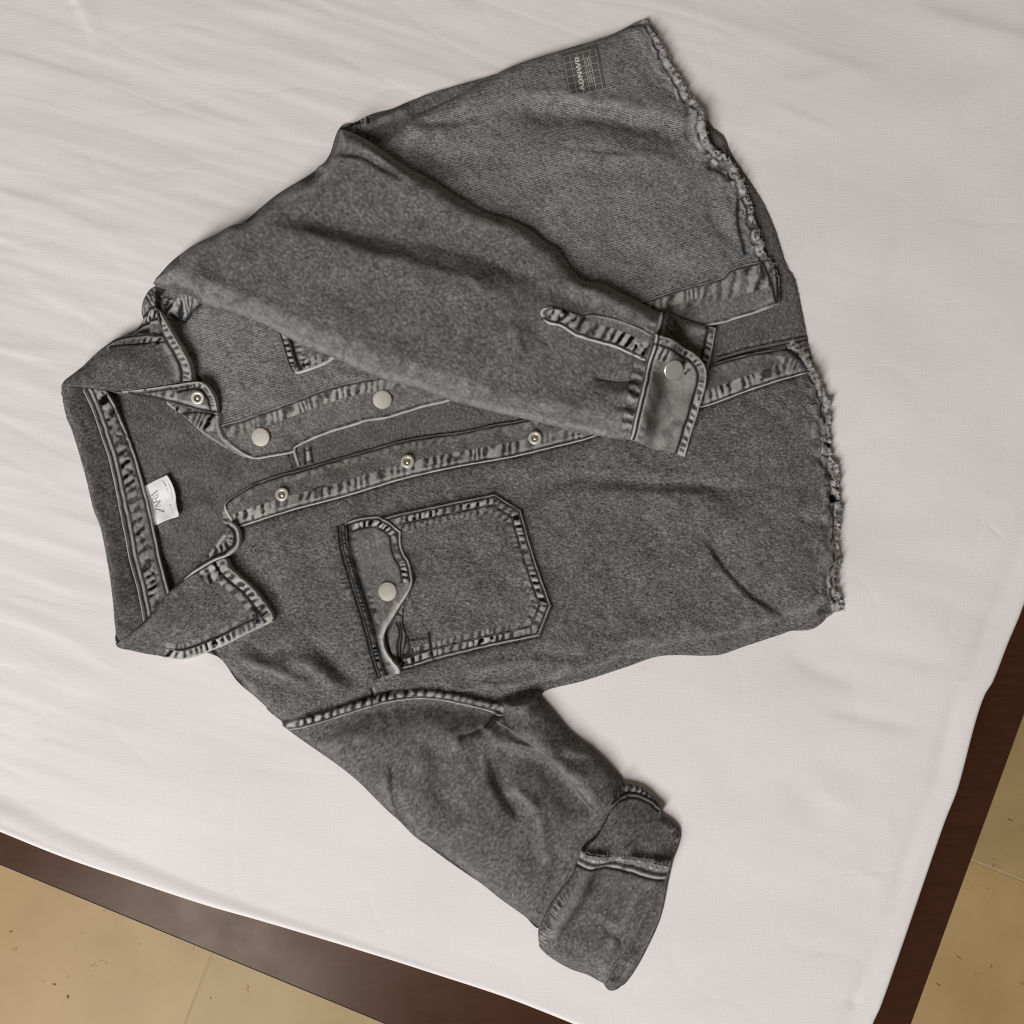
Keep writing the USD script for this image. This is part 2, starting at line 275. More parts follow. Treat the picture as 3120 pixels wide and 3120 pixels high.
        q = np.stack([idx[:-1, :-1][cell], idx[:-1, 1:][cell], idx[1:, 1:][cell], idx[1:, :-1][cell]], 1)
        F = np.vstack([q[:, [0, 1, 2]], q[:, [0, 2, 3]]])
        wear_shade = np.stack([np.clip(s.dark, 0, 1)[used], np.clip(s.light, 0, 1.15)[used], np.zeros(used.sum())], 1)  # worn and dyed tones together with painted contact shade
        E = np.vstack([q[:, [0, 1]], q[:, [1, 2]], q[:, [2, 3]], q[:, [3, 0]]]); Es = np.sort(E, 1)
        _, first, cnt = np.unique(Es[:, 0] * len(V) + Es[:, 1], return_index=True, return_counts=True)
        B = E[first[cnt == 1]]; bv = np.unique(B)
        n0 = len(V)
        low = (zt[used] - s.t) if under else np.minimum(s.base[used], zt[used]) - drop
        if under:
            Vb = V.copy(); Vb[:, 2] = low; V = np.vstack([V, Vb]); F = np.vstack([F, F[:, ::-1] + n0, np.stack([B[:, 1], B[:, 0], B[:, 0] + n0], 1), np.stack([B[:, 1], B[:, 0] + n0, B[:, 1] + n0], 1)]); wear_shade = np.vstack([wear_shade, wear_shade])
        else:
            mp = -np.ones(n0, int); mp[bv] = n0 + np.arange(len(bv)); mt = -np.ones(n0, int); mt[bv] = n0 + len(bv) + np.arange(len(bv))
            Vb = V[bv].copy(); Vb[:, 2] = low[bv]
            V = np.vstack([V, V[bv], Vb]); F = np.vstack([F, np.stack([mp[B[:, 1]], mp[B[:, 0]], mt[B[:, 0]]], 1), np.stack([mp[B[:, 1]], mt[B[:, 0]], mt[B[:, 1]]], 1)]); wear_shade = np.vstack([wear_shade, wear_shade[bv], wear_shade[bv]])
        if stack:
            ix0 = max(0, int((s.x0 - HX0) / HR)); ix1 = min(HN, int((s.X[0, -1] - HX0) / HR) + 2); iy0 = max(0, int((s.y0 - HY0) / HR)); iy1 = min(HN, int((s.Y[-1, 0] - HY0) / HR) + 2)
            hx, hy = np.meshgrid(HX0 + np.arange(ix0, ix1) * HR, HY0 + np.arange(iy0, iy1) * HR)
            co = [(hy - s.y0) / res, (hx - s.x0) / res]
            zz = ndi.map_coordinates(zt, co, order=1, mode='nearest'); dd = ndi.map_coordinates(d, co, order=1, mode='nearest')
            sub = H[iy0:iy1, ix0:ix1]; sub[dd > 0] = np.maximum(sub, zz)[dd > 0]
        return trimesh.Trimesh(V / 1000, F, process=False), wear_shade
    def put(s, name, mat, parent, **kw):
        lab = {k: kw.pop(k) for k in list(kw) if k in ('label', 'kind')}
        m, w = s.mesh(**kw); return obj(name, m, mat, parent, smooth=True, wear_shade=w, **lab)

def top(p, extra=0.0, it=4):
    """photo pixel -> world point (m) on top of the heap"""
    z = 5.0
    for _ in range(it):
        q = w2([p], z)[0]; z = float(hsample(H, np.array([q[0]]), np.array([q[1]]))[0]) + extra
    return np.array([q[0], q[1], z]) / 1000
def slope(p, r=6.0):
    q = top(p) * 1000; h = lambda x, y: float(hsample(H, np.array([x]), np.array([y]))[0])
    n = np.array([h(q[0] - r, q[1]) - h(q[0] + r, q[1]), h(q[0], q[1] - r) - h(q[0], q[1] + r), 2 * r]); return n / np.linalg.norm(n)
def align(n):
    return trimesh.geometry.align_vectors([0, 0, 1], n)
def threads(pts, zf, n, length, rad=0.16, spread=1.0, seed=0, along=0.5, side=1):
    """loose curled yarn ends along a cut edge; zf(x, y) gives the cloth height (mm)"""
    r = np.random.default_rng(seed); S, T, A = smooth_curve(pts); ms_v, ms_f, o = [], [], 0
    for _ in range(n):
        i = r.integers(0, len(S)); p = S[i]; t = T[i]; nn = np.array([t[1], -t[0]]) * side
        dirv = nn * r.uniform(0.3, 1) + t * r.normal(0, along); dirv /= np.linalg.norm(dirv)
        ln = length * r.uniform(0.4, 1.2); m = 6; u = np.linspace(0, 1, m)[:, None]
        bend = np.array([-dirv[1], dirv[0]]) * r.normal(0, 0.45) * ln
        xy = p - nn * r.uniform(0, 2.5) * spread + dirv * ln * u + bend * u ** 2
        b = zf(*(p - nn * 2.2)); z = b + 0.3 + r.uniform(0, 1.6) * np.sin(u[:, 0] * 2.6 + r.uniform(0, .5)) + 0.2
        z = np.maximum(z, 0.4)
        c = np.column_stack([xy, z]); rr = rad * r.uniform(.7, 1.3) * np.linspace(1, .5, m)
        tg = np.gradient(c, axis=0); tg /= np.linalg.norm(tg, axis=1, keepdims=True) + 1e-9
        a = np.cross(tg, [0, 0, 1.0]); a /= np.linalg.norm(a, axis=1, keepdims=True) + 1e-9; bb = np.cross(tg, a)
        an = np.arange(4) * np.pi / 2
        v = c[:, None] + rr[:, None, None] * (np.cos(an)[None, :, None] * a[:, None] + np.sin(an)[None, :, None] * bb[:, None])
        ii, jj = np.meshgrid(np.arange(m - 1), np.arange(4), indexing='ij'); k = np.stack([ii * 4 + jj, ii * 4 + (jj + 1) % 4, (ii + 1) * 4 + (jj + 1) % 4, (ii + 1) * 4 + jj], -1).reshape(-1, 4)
        ms_v.append(v.reshape(-1, 3)); ms_f.append(np.vstack([k[:, [0, 1, 2]], k[:, [0, 2, 3]]]) + o); o += m * 4
    return trimesh.Trimesh(np.vstack(ms_v) / 1000, np.vstack(ms_f), process=False)
def hz(x, y): return float(hsample(H, np.array([x]), np.array([y]))[0])
def tube_mesh(P, r, sides=6):
    P = np.asarray(P, float); tg = np.gradient(P, axis=0); tg /= np.linalg.norm(tg, axis=1, keepdims=True) + 1e-12
    a = np.cross(tg, [0, 0, 1.0]); a /= np.linalg.norm(a, axis=1, keepdims=True) + 1e-9; b = np.cross(tg, a); an = np.arange(sides) * 2 * np.pi / sides
    v = P[:, None] + r * (np.cos(an)[None, :, None] * a[:, None] + np.sin(an)[None, :, None] * b[:, None]); m = len(P)
    ii, jj = np.meshgrid(np.arange(m - 1), np.arange(sides), indexing='ij'); k = np.stack([ii * sides + jj, ii * sides + (jj + 1) % sides, (ii + 1) * sides + (jj + 1) % sides, (ii + 1) * sides + jj], -1).reshape(-1, 4)
    return trimesh.Trimesh(v.reshape(-1, 3), np.vstack([k[:, [0, 1, 2]], k[:, [0, 2, 3]]]), process=False)

# ================================================================ THE SETTING
U = np.array([math.cos(math.radians(-22.2)), math.sin(math.radians(-22.2))]); N2 = np.array([U[1], -U[0]])     # along the foot edge of the bed (to the right), and outwards from it
ZR, ZF = -55.0, -330.0                                   # top of the bed frame, floor (mm)
# --- floor: tiles laid along the bed, joints where the photograph shows them
floor = group_prim('floor', kind='structure')
fa = w2([(646, 2908), (567, 3120)], ZF); fb = w2([(2941, 2614), (3120, 2684)], ZF)
ua = (fb[1] - fb[0]) / np.linalg.norm(fb[1] - fb[0]); va = np.array([ua[1], -ua[0]])
T0 = 640.0; a0 = float(fa[0] @ ua); b0 = float(fb[0] @ va)
g = trimesh.creation.box((4.6, 4.6, 0.02)); g.apply_translation((0, 0, ZF / 1000 - 0.01035)); obj('grout', g, M_GROUT, floor)
for i in range(-2, 3):
    for j in range(-2, 3):
        x0, y0 = a0 + i * T0 + 0.9, b0 + j * T0 + 0.9; w = T0 - 1.8
        q = np.array([[0, 0], [w, 0], [w, w], [0, w]]); ch = 0.5
        ring = lambda e, z: [tuple(ua * (x0 + (e if px == 0 else px - e)) + va * (y0 + (e if py == 0 else py - e))) + (z,) for px, py in q]
        zt = ZF + random.uniform(-0.08, 0.08)
        m = trimesh.convex.convex_hull(np.array(ring(0, ZF - 8) + ring(0, zt - .5) + ring(ch, zt)) / 1000)
        obj('tile', m, M_TILES[(i * 3 + j) % 2], floor)
# --- bed frame: brown laminated boards below the mattress
bed = group_prim('bed', label='low bed of dark brown laminated boards under the white sheet', category='bed')
e1 = w2([(0, 2635), (1173, 3120)], ZR); e2 = w2([(3120, 2134), (2755, 3120)], ZR)
u1 = (e1[1] - e1[0]) / np.linalg.norm(e1[1] - e1[0]); u2 = (e2[1] - e2[0]) / np.linalg.norm(e2[1] - e2[0])
tt = np.linalg.solve(np.array([u1, -u2]).T, e2[0] - e1[0]); corner = e1[0] + u1 * tt[0]
def slab(p, q, inward, w, z0, z1, bev=1.0):
    a, b = np.array(p), np.array(q); i = np.array(inward); pts = []
    for (e, z) in ((0, z0), (0, z1 - bev), (bev, z1)):
        for (base, s1) in ((a, 1), (b, -1)):
            d = (b - a) / np.linalg.norm(b - a)
            pts += [tuple(base + d * s1 * e + i * e) + (z,), tuple(base + d * s1 * e + i * (w - e)) + (z,)]
    return trimesh.convex.convex_hull(np.array(pts) / 1000)
n1 = np.array([-u1[1], u1[0]]); n2 = np.array([u2[1], -u2[0]]);
if n1 @ (np.zeros(2) - corner) < 0: n1 = -n1
if n2 @ (np.zeros(2) - corner) < 0: n2 = -n2
obj('foot_board', slab(corner - u1 * 1500, corner, n1, 160, ZR - 26, ZR), M_WOOD, bed)
obj('side_board', slab(corner - u2 * 1500 + 0 * n1, corner + n1 * 163 - 0 * u2, n2, 160, ZR - 26, ZR), M_WOOD, bed)
obj('edge_band', slab(corner - u1 * 1500 - n1 * 0.8, corner - n1 * 0.8, n1, 0.7, ZR - 25, ZR - 0.6, 0.15), M_EDGE, bed)
obj('edge_band', slab(corner - u2 * 1500 - n2 * 0.8, corner - n2 * 0.8, n2, 0.7, ZR - 25, ZR - 0.6, 0.15), M_EDGE, bed)
for p, sgn in ((corner + n1 * 90 + n2 * 90, 1), (corner - u1 * 1300 + n1 * 90, 1), (corner - u2 * 1300 + n2 * 90, 1)):
    b = trimesh.creation.box((0.07, 0.07, (ZR - 27 - ZF) / 1000)); b.apply_translation((p[0] / 1000, p[1] / 1000, (ZR - 27 + ZF) / 2000)); obj('leg', b, M_WOOD, bed)

obj('mattress', slab(corner - u1 * 1450 + n1 * 80 , corner - u1 * 80 + n1 * 80, n1, 1400, ZR + 0.5, -9.0, 8.0), M_SHEET, bed)
# --- sheet: one grid over the mattress top, wrinkled, rolling over its two edges
rimA = c9((0, 530), (450, 715), (950, 890), (1500, 1075), (1932, 1190))[:-1] + c10((0, 1200), (600, 1380), (1200, 1570), (1932, 1820))
rimB = c12((1932, 640), (1830, 880), (1720, 1160), (1660, 1260), (1600, 1440), (1470, 1932)) + c11((1370, 450), (1220, 890), (1060, 1350), (900, 1800), (840, 1932))
ra, rb = w2(rimA, -3) - n1 * 2.6, w2(rimB, -4) - n2 * 2.4
ra = np.vstack([ra[0] - u1 * 700 + n1 * 6, ra[0] - u1 * 300, ra, ra[-1] + u1 * 250]); rb = np.vstack([rb[0] - u2 * 700 , rb[0] - u2 * 300, rb, rb[-1] + u2 * 200])
shift = {}
def signed_to(line, X, Y, inward):
    S, T, A = smooth_curve([tuple(p) for p in line], step=1.5); d, i = cKDTree(S).query(np.stack([X.ravel(), Y.ravel()], 1), workers=-1)
    v = np.stack([X.ravel(), Y.ravel()], 1) - S[i]; n = np.stack([-T[:, 1], T[:, 0]], 1); n *= np.sign(n @ inward)[:, None]
    return np.sum(v * n[i], 1).reshape(X.shape)
SR = 1.25
sx = np.arange(-640, 470, SR); sy = np.arange(-470, 560, SR); SX, SY = np.meshgrid(sx, sy)
dA = signed_to(ra, SX, SY, n1); dB = signed_to(rb, SX, SY, n2)
Z = np.zeros(SX.shape)
def sw(pts, amp, wl, wr, taper=0.35):
    S, T, A = smooth_curve([tuple(p) for p in w2(pts)], step=1.5); Q = np.stack([SX.ravel(), SY.ravel()], 1)
    d, i = cKDTree(S).query(Q, workers=-1, distance_upper_bound=3.2 * max(wl, wr)); ok = i < len(S); i = np.where(ok, i, 0)
    v = Q - S[i]; n = np.stack([T[:, 1], -T[:, 0]], 1); sg = np.sum(v * n[i], 1) >= 0
    ov = np.abs(np.sum(v * T[i], 1)) * ((i == 0) | (i == len(S) - 1))
    x = np.where(ok, d, 1e3) / np.where(sg, wr, wl); tp = ss(A[i], 0, taper * A[-1]) * ss(A[-1] - A[i], 0, taper * A[-1])
    Z.ravel()[:] += 0.55 * amp * np.exp(-x * x) * tp * np.exp(-(ov / 8) ** 2)
# wrinkles that the photograph shows: amp mm, widths left and right of travel
for a in [(c16((-300, 280), (0, 320), (300, 410), (600, 480), (950, 575)), 1.5, 5, 14), (c16((950, 575), (1200, 670), (1450, 745), (1650, 800)), 1.3, 4, 12), (c16((1200, 560), (1500, 660), (1932, 790)), 0.7, 5, 9),
          (c16((-200, 1080), (0, 1135), (300, 1230), (600, 1350), (1000, 1450)), 1.8, 5, 16), (c16((0, 1440), (200, 1490), (500, 1590), (800, 1690)), 1.2, 9, 5), (c16((100, 1610), (250, 1720), (500, 1830), (700, 1920)), 1.2, 10, 5),
          (c16((400, -100), (500, 80), (560, 200), (620, 260)), 1.8, 9, 5), (c16((420, 0), (430, 60)), -1.0, 4, 4), (c16((700, 330), (900, 400), (1300, 430), (1932, 450)), 0.9, 12, 7), (c16((500, 1150), (700, 1090), (900, 1100)), 0.8, 6, 12), (c16((1150, 20), (1500, 60), (1932, 100)), 1.1, 12, 6), (c16((300, 550), (700, 640), (1000, 700), (1500, 800)), 0.7, 8, 14), (c16((650, 760), (900, 830), (1300, 920)), -0.6, 8, 9), (c16((150, 1160), (400, 1150), (700, 1140)), 0.5, 6, 8),
          (c18((-300, 120), (0, 190), (150, 210), (320, 215)), 1.2, 5, 9), (c18((-200, 600), (80, 640), (200, 680), (330, 710)), 0.9, 9, 5), (c18((-200, 800), (0, 860), (200, 910), (370, 960)), 0.8, 10, 6), (c18((-200, 920), (0, 975), (200, 1060), (400, 1140)), 1.1, 9, 6), (c18((-100, 1150), (100, 1200), (300, 1290), (480, 1420)), 1.1, 9, 5), (c18((-200, 1300), (0, 1340), (250, 1430), (520, 1530)), 1.2, 10, 5), (c18((-200, 400), (100, 460), (270, 480)), 0.8, 8, 6), (c18((-100, 1480), (200, 1570), (500, 1680)), 0.6, 10, 8), (c18((-200, 250), (100, 330), (240, 380)), 0.7, 9, 6),
          (c17((0, 300), (120, 290), (330, 255), (450, 300)), 0.8, 6, 9), (c17((0, 330), (150, 400), (340, 470)), 0.7, 4, 7), (c17((150, 170), (330, 225), (480, 270)), 0.7, 5, 8), (c17((480, 0), (640, 60), (900, 130), (1100, 180)), 2.4, 8, 20), (c17((540, 660), (510, 800), (470, 950), (430, 1100)), -0.7, 5, 8), (c17((380, 400), (600, 560), (800, 760), (930, 900)), -0.9, 22, 22), (c17((800, 1810), (865, 1870)), -0.7, 1.4, 1.4), (c17((720, 1700), (850, 1730), (930, 1740)), 0.4, 5, 6), (c17((380, 1360), (500, 1420), (620, 1500)), 0.5, 12, 15),
          (c12((80, 880), (250, 960), (400, 1050), (600, 1130), (850, 1220)), -1.7, 14, 8), (c12((550, 740), (680, 890), (800, 930), (1000, 950), (1200, 1000), (1500, 1080)), -1.3, 10, 8), (c12((350, 1330), (600, 1370), (900, 1440), (1100, 1470), (1320, 1470)), -1.6, 13, 6), (c12((620, 250), (900, 240), (1300, 270), (1700, 330)), -0.7, 12, 12), (c12((300, 1700), (600, 1750), (900, 1860)), -0.7, 14, 14), (c12((1390, 1140), (1540, 1155)), 0.5, 2, 2), (c12((1250, 640), (1300, 760), (1280, 860)), 0.4, 8, 8),
          (c11((200, 60), (280, 250), (400, 400), (420, 600)), -0.9, 14, 12), (c11((350, 180), (560, 280), (760, 360)), 0.9, 12, 7), (c11((930, 340), (950, 480), (980, 620)), 0.5, 4, 8), (c11((660, 810), (800, 840), (930, 870)), 0.5, 3, 6), (c11((640, 1720), (720, 1820)), -1.2, 6, 5), (c11((810, 1820), (850, 1890)), -0.8, 3, 3), (c11((900, 1530), (940, 1600)), 0.6, 4, 4), (c11((700, 930), (850, 1000)), -0.5, 10, 12), (c11((400, 1300), (440, 1450)), -0.5, 12, 12),
          (c10((600, 460), (1000, 400), (1150, 330)), 0.3, 14, 14), (c9((600, 450), (850, 440), (1200, 250)), -0.35, 16, 16), (fv((1250, 1370), (1330, 1400), (1400, 1500), (1480, 1560)), -0.7, 16, 16), (fv((1550, 1240), (1640, 1280), (1760, 1340)), -0.6, 14, 12), (fv((60, 1470), (180, 1400), (330, 1340)), 0.4, 12, 12), (fv((520, 1450), (700, 1560), (860, 1690)), 0.4, 20, 20), (fv((300, 60), (500, 110), (760, 130), (980, 60)), 0.6, 10, 12), (fv((560, 0), (760, 30), (1000, 20)), 0.8, 8, 12), (fv((1300, 60), (1500, 90), (1700, 160)), 0.5, 14, 14)]:
    sw(*a)
def grain(th, lx, ly, seed):
    ct, st = math.cos(th), math.sin(th); a, b = (SX * ct + SY * st) / lx, (-SX * st + SY * ct) / ly
    r = np.random.default_rng(seed).standard_normal((400, 400)); return ndi.map_coordinates(r, [np.mod(b + 200, 399), np.mod(a + 200, 399)], order=3, mode='wrap')
topleft = ss(-SX * 0.75 + SY * 0.66, -40, 260)
Z += -0.20 * (0.2 + 0.8 * topleft) * np.exp(-np.abs(grain(-0.31, 110, 24, 31)) * 8) - 0.16 * np.exp(-np.abs(grain(0.5, 70, 50, 32)) * 10) + 0.15 * (0.25 + 0.75 * topleft) * grain(-0.33, 90, 11, 3) + 0.10 * (0.1 + 0.9 * topleft) * grain(-0.30, 60, 5, 4) + 0.7 * grain(-0.2, 130, 55, 5) + 0.18 * grain(0.6, 40, 22, 6)
# rolls over the mattress edges down to the boards
def rollA(d): return np.where(d > 0, 0, 0)
wA, wB = 10.0, 9.0
pA = np.clip(dA / wA, 0, 1); pB = np.clip(dB / wB, 0, 1)
drop = (ZR + 3.5) * np.maximum(1 - np.sqrt(np.clip(1 - (1 - pA) ** 2.6, 0, 1)), 1 - np.sqrt(np.clip(1 - (1 - pB) ** 2.6, 0, 1)))
fl = 1 - ss(np.minimum(dA / wA, 9), 0.1, 1.2)
along = (SX - ra[2][0]) * u1[0] + (SY - ra[2][1]) * u1[1]                # mm along the foot edge from the picture's left side
bw = np.clip(30 - 21 * along / 440, 7, 34) + 1.5 * grain(-0.38, 150, 60, 9)
q_ = dA / bw
Z = Z * (0.25 + 0.75 * ss(np.minimum(dA, dB), 0, 30)) + drop + bw * 0.085 * (1 - ss(q_, 0.5, 1.1)) + bw * 0.05 * (1 - ss(q_, 0.12, 0.42)) - 1.6 * (1 - ss(dA, 0, 7))
Z += 0.7 * np.exp(-((dB - 10) / 5) ** 2) * (0.6 + 0.5 * grain(1.2, 50, 30, 12)) - 0.6 * np.exp(-((dB - 26) / 7) ** 2) * (0.6 + 0.6 * grain(1.2, 40, 30, 13))
inside = (dA > 0) & (dB > 0); cellm = inside[:-1, :-1] | inside[1:, :-1] | inside[:-1, 1:] | inside[1:, 1:]
Xs, Ys = SX.copy(), SY.copy()
def snapl(line, mask):
    S, T, A = smooth_curve([tuple(p) for p in line], step=0.5); d, i = cKDTree(S).query(np.stack([SX[mask], SY[mask]], 1)); Xs[mask], Ys[mask] = S[i, 0], S[i, 1]
snapl(ra, (dA <= 0) & (dB > dA)); snapl(rb, (dB <= 0) & (dA >= dB))
ids = np.arange(SX.size).reshape(SX.shape); q = np.stack([ids[:-1, :-1][cellm], ids[:-1, 1:][cellm], ids[1:, 1:][cellm], ids[1:, :-1][cellm]], 1)
usedv = np.unique(q); rm = -np.ones(SX.size, int); rm[usedv] = np.arange(len(usedv)); q = rm[q]
V = np.stack([Xs.ravel(), Ys.ravel(), Z.ravel()], 1)[usedv] / 1000
obj('bed_sheet', trimesh.Trimesh(V, np.vstack([q[:, [0, 1, 2]], q[:, [0, 2, 3]]]), process=False), M_SHEET, smooth=True, label='white wrinkled cotton sheet covering the bed under the denim jacket', category='sheet')

# the heap starts as the sheet
H[:] = ndi.map_coordinates(Z, list(np.meshgrid((HY0 + np.arange(HN) * HR - sy[0]) / SR, (HX0 + np.arange(HN) * HR - sx[0]) / SR, indexing='ij')), order=1, mode='nearest')

# ================================================================ THE JACKET
jacket = group_prim('denim_jacket', label="child's washed grey denim jacket with frayed hem lying open on the white sheet", category='jacket')

def vtop(P, extra=0.0, it=4):
    """photo pixels -> points (m) on top of the heap"""
    z = np.full(len(P), 8.0); P = np.asarray(P, float)
    for _ in range(it):
        f = (CAMH * 1000 - z) / CAMH; x = (P[:, 0] - 1560) * K * f; y = -(P[:, 1] - 1560) * K * f; z = hsample(H, x, y) + extra
    return np.stack([x, y, z], 1) / 1000
def ribbon(pts, w, extra=0.12, wob=0.0, closed=False):
    """a flat printed or sewn line (width mm) lying on the cloth along photo pixels"""
    S, T, A = smooth_curve([tuple(p) for p in pts], closed, step=2.0); n = np.stack([-T[:, 1], T[:, 0]], 1); h = w / (K * 1000) / 2
    a, b = vtop(S + n * h, extra), vtop(S - n * h, extra); v = np.vstack([a, b]); m = len(S); i = np.arange(m - 1)
    q = np.stack([i, i + m, i + m + 1, i + 1], 1)
    return trimesh.Trimesh(v, np.vstack([q[:, [0, 1, 2]], q[:, [0, 2, 3]]]), process=False)
def printed(text, origin, eu, ev, height, extra=0.14, bold=True, stretch=1.0):
    m = meshkit.text_mesh(text, height, 0.001, bold); m = trimesh.Trimesh(m.vertices, m.faces[np.abs(m.face_normals[:, 2] - 1) < .01]) if True else m
    m = m.subdivide_to_size(4.0); v = np.array(m.vertices); P = np.array(origin) + np.outer(v[:, 0] * stretch, eu) + np.outer(v[:, 1], ev)
    return trimesh.Trimesh(vtop(P, extra), m.faces[:, ::1], process=False)

# --- back
def ragged(pts, amp, seed, step=7.0, ends=True):
    S, T, A = smooth_curve([tuple(p) for p in pts], step=1.0); n = np.stack([-T[:, 1], T[:, 0]], 1); k = np.arange(0, len(S), int(step)); j = n1d(A / 9.0, seed) * amp + n1d(A / 27.0, seed + 1) * amp * .8
    j *= ss(A, 0, 30) * ss(A[-1] - A, 0, 30); return [tuple(q) for q in (S + n * j[:, None])[k]] + [tuple(S[-1])]
back_hem = fv((1533, 680), (1527, 654), (1515, 590), (1501, 526), (1485, 500), (1463, 429), (1440, 378), (1408, 327), (1380, 285), (1367, 256), (1347, 239))
back_top = c14((880, -4), (700, 70), (560, 108), (430, 168), (330, 198))
P = Panel(fv((310, 612), (215, 750), (235, 900), (280, 1050), (330, 1200), (430, 1250), (545, 1352), (700, 1300), (900, 1300), (1000, 1290), (1240, 1218), (1400, 1185), (1480, 1160), (1555, 1130), (1562, 1050), (1552, 900), (1540, 780)) + back_hem + fv((1300, 185), (1250, 110), (1207, 60), (1100, 95), (1000, 120), (900, 150)) + back_top + fv((612, 305), (510, 375), (412, 470)),
          zref=4, res=0.9, t=1.6, drape=0, puff=2.5, fold=[back_top, back_hem], fold_r=8, rough=0.8, seed=3)
P.fold(c1((700, 1560), (900, 1500), (1100, 1300)), 1.2, 9, 9); P.fold(c1((800, 1900), (1000, 1720), (1250, 1640)), 1.5, 8, 8); P.fold(c1((600, 1000), (800, 1080), (1050, 1120)), 0.8, 8, 10); P.blob(c1((980, 1560))[0], 14, -2.2)
P.fold(c14((420, 230), (560, 200), (700, 140), (860, 60)), 3.0, 4, 6); P.fold(c14((380, 190), (420, 230)), 1.5, 2, 2, sharp=True); P.line(c14((340, 215), (400, 200), (450, 170)), w=0.8, dark=.9, dz=-1); P.pucker(c14((380, 180), (520, 120)), 0, 8, 3.0, dz=.5, dark=.9)
P.line(back_hem, 2.0, 0.6, dark=.8, dz=-.4, seed=2); P.pucker(back_hem, 0.2, 7, 5, dz=.4, dark=.8, light=.5, seed=4); P.line(back_hem, 7.5, 0.6, dark=.85, dz=-.4, seed=5, brk=.3); P.line(back_hem, 4.5, 1.2, light=.45, brk=.6, seed=8)
P.fell(c15((-20, 770), (20, 900)), 1, 4, puck=0, second=0.9); P.line(c15((60, 785), (65, 890)), w=.5, dark=.95); P.line(c15((100, 780), (115, 880)), w=.6, dark=.95); P.line(c15((78, 790), (85, 880)), w=.6, light=.7); P.line(c15((65, 800), (110, 795)), w=.4, dark=.9); P.line(c15((65, 880), (115, 870)), w=.4, dark=.9)
P.fell(c4((1230, 470), (1450, 410), (1640, 370), (1760, 345)), -1, 4, puck=.3, gap=.9, rope=.1, second=0)
P.put('back_panel', D_INSIDE, jacket)

# --- lower sleeve (bottom of the picture), its folded-over strip, and its rolled-up cuff
arm_seam = c7((330, 640), (450, 605), (600, 560), (750, 512), (900, 470), (1020, 448), (1150, 440), (1300, 460), (1420, 487), (1500, 508), (1600, 530))
out_edge = c7((340, 650), (450, 730)) + c10((470, 0), (580, 80), (700, 180), (800, 280), (900, 380), (1000, 470), (1100, 573), (1200, 650), (1400, 798), (1550, 900), (1600, 932), (1750, 1050), (1932, 1180)) + c6((430, 1480))
up_edge = c6((410, 215), (480, 280), (600, 420), (740, 530), (830, 620), (890, 700))
P = Panel(c7((300, 610, 1), (560, 535), (880, 445), (1150, 415), (1350, 440), (1500, 480)) + c6((330, 250),) + up_edge + c6((900, 760), (800, 900), (740, 1020), (660, 1080), (610, 1200), (500, 1380)) + out_edge[::-1], zref=11, res=0.7, t=1.4, drape=10, puff=15, fold=[out_edge, up_edge], fold_r=26, opens=[arm_seam], open_r=24, open_min=0.25, rough=1.1, seed=11, fs=0.85)
P.fold(c7((955, 760), (965, 950), (985, 1080), (1030, 1200), (1080, 1270)), -2.6, 6, 2.6); P.fold(c7((985, 800), (1000, 950), (1020, 1080), (1080, 1200)), 1.3, 4, 8)
P.fold(c7((1290, 640), (1230, 780), (1220, 900), (1280, 1040), (1420, 1130)), -2.7, 10, 15); P.fold(c7((1190, 700), (1120, 850), (1150, 1000), (1270, 1150)), 2.2, 12, 9)
P.fold(c7((1530, 690), (1560, 880), (1640, 1040), (1760, 1170)), -3.9, 11, 5); P.fold(c7((1640, 920), (1700, 990), (1780, 1050), (1825, 1110)), 3.6, 5, 9); P.fold(c6((400, 780), (425, 900), (450, 1040), (470, 1150)), 2.2, 7, 5)
P.fold(c6((180, 500), (300, 540), (440, 570), (560, 680), (700, 860)), -6.5, 6, 14, taper=.15); P.fold(c6((190, 560), (240, 700), (310, 830)), -3, 8, 10)
P.fold(c7((1340, 660), (1430, 640), (1500, 610)), -3.2, 3, 4, sharp=True); P.fold(c7((1300, 600), (1320, 680), (1340, 760)), 1.8, 5, 5)
P.fold(c7((700, 640), (850, 690), (900, 740)), .9, 10, 12); P.fold(c10((1140, 600), (1300, 690), (1450, 800), (1540, 880)), -1.4, 3, 3, edge_fade=0); P.fold(c10((1300, 420), (1550, 520), (1750, 700)), 1.2, 12, 12); P.fold(c6((150, 1000), (330, 1200), (420, 1350)), 1.4, 14, 14); P.fold(c6((560, 1000), (500, 1200), (440, 1400)), -2.4, 8, 6)
P.line(c10((1140, 598), (1250, 670), (1350, 740), (1540, 885)), 0.5, 1.0, dark=.55, dz=-.2)
P.dark = np.maximum(P.dark, 0.0 * ss(P.f * 0 + nz(P.shape, P.res, 26, 5), 1.0, 2.2))
m1, wr1 = P.mesh()
strip_low = c6((130, 392), (138, 435), (165, 462), (220, 474), (340, 485), (470, 552), (560, 648), (640, 740), (740, 850))
P = Panel(c6((130, 390, 1), (160, 365), (200, 330), (300, 262)) + c6((410, 217), (480, 282), (600, 422), (740, 532), (830, 622), (888, 702), (830, 790), (765, 868, 1)) + strip_low[::-1], zref=18, res=0.55, t=1.6, drape=0, puff=3.6, fold=[up_edge], fold_r=14, rough=.8, seed=12)
P.fold(c6((145, 420), (180, 350), (250, 330)), 2.2, 4, 5); P.fold(c6((180, 345), (260, 380), (400, 455), (520, 570), (650, 730)), 2.0, 7, 3, edge_fade=0); P.fold(c6((250, 340), (330, 440), (420, 480)), -2.0, 6, 5); P.fold(c6((490, 525), (600, 555), (740, 560)), -1.3, 4, 9); P.fold(c6((560, 490), (700, 535), (740, 545)), 1.0, 4, 5)
P.blob(c6((165, 415))[0], 7, 1.5)
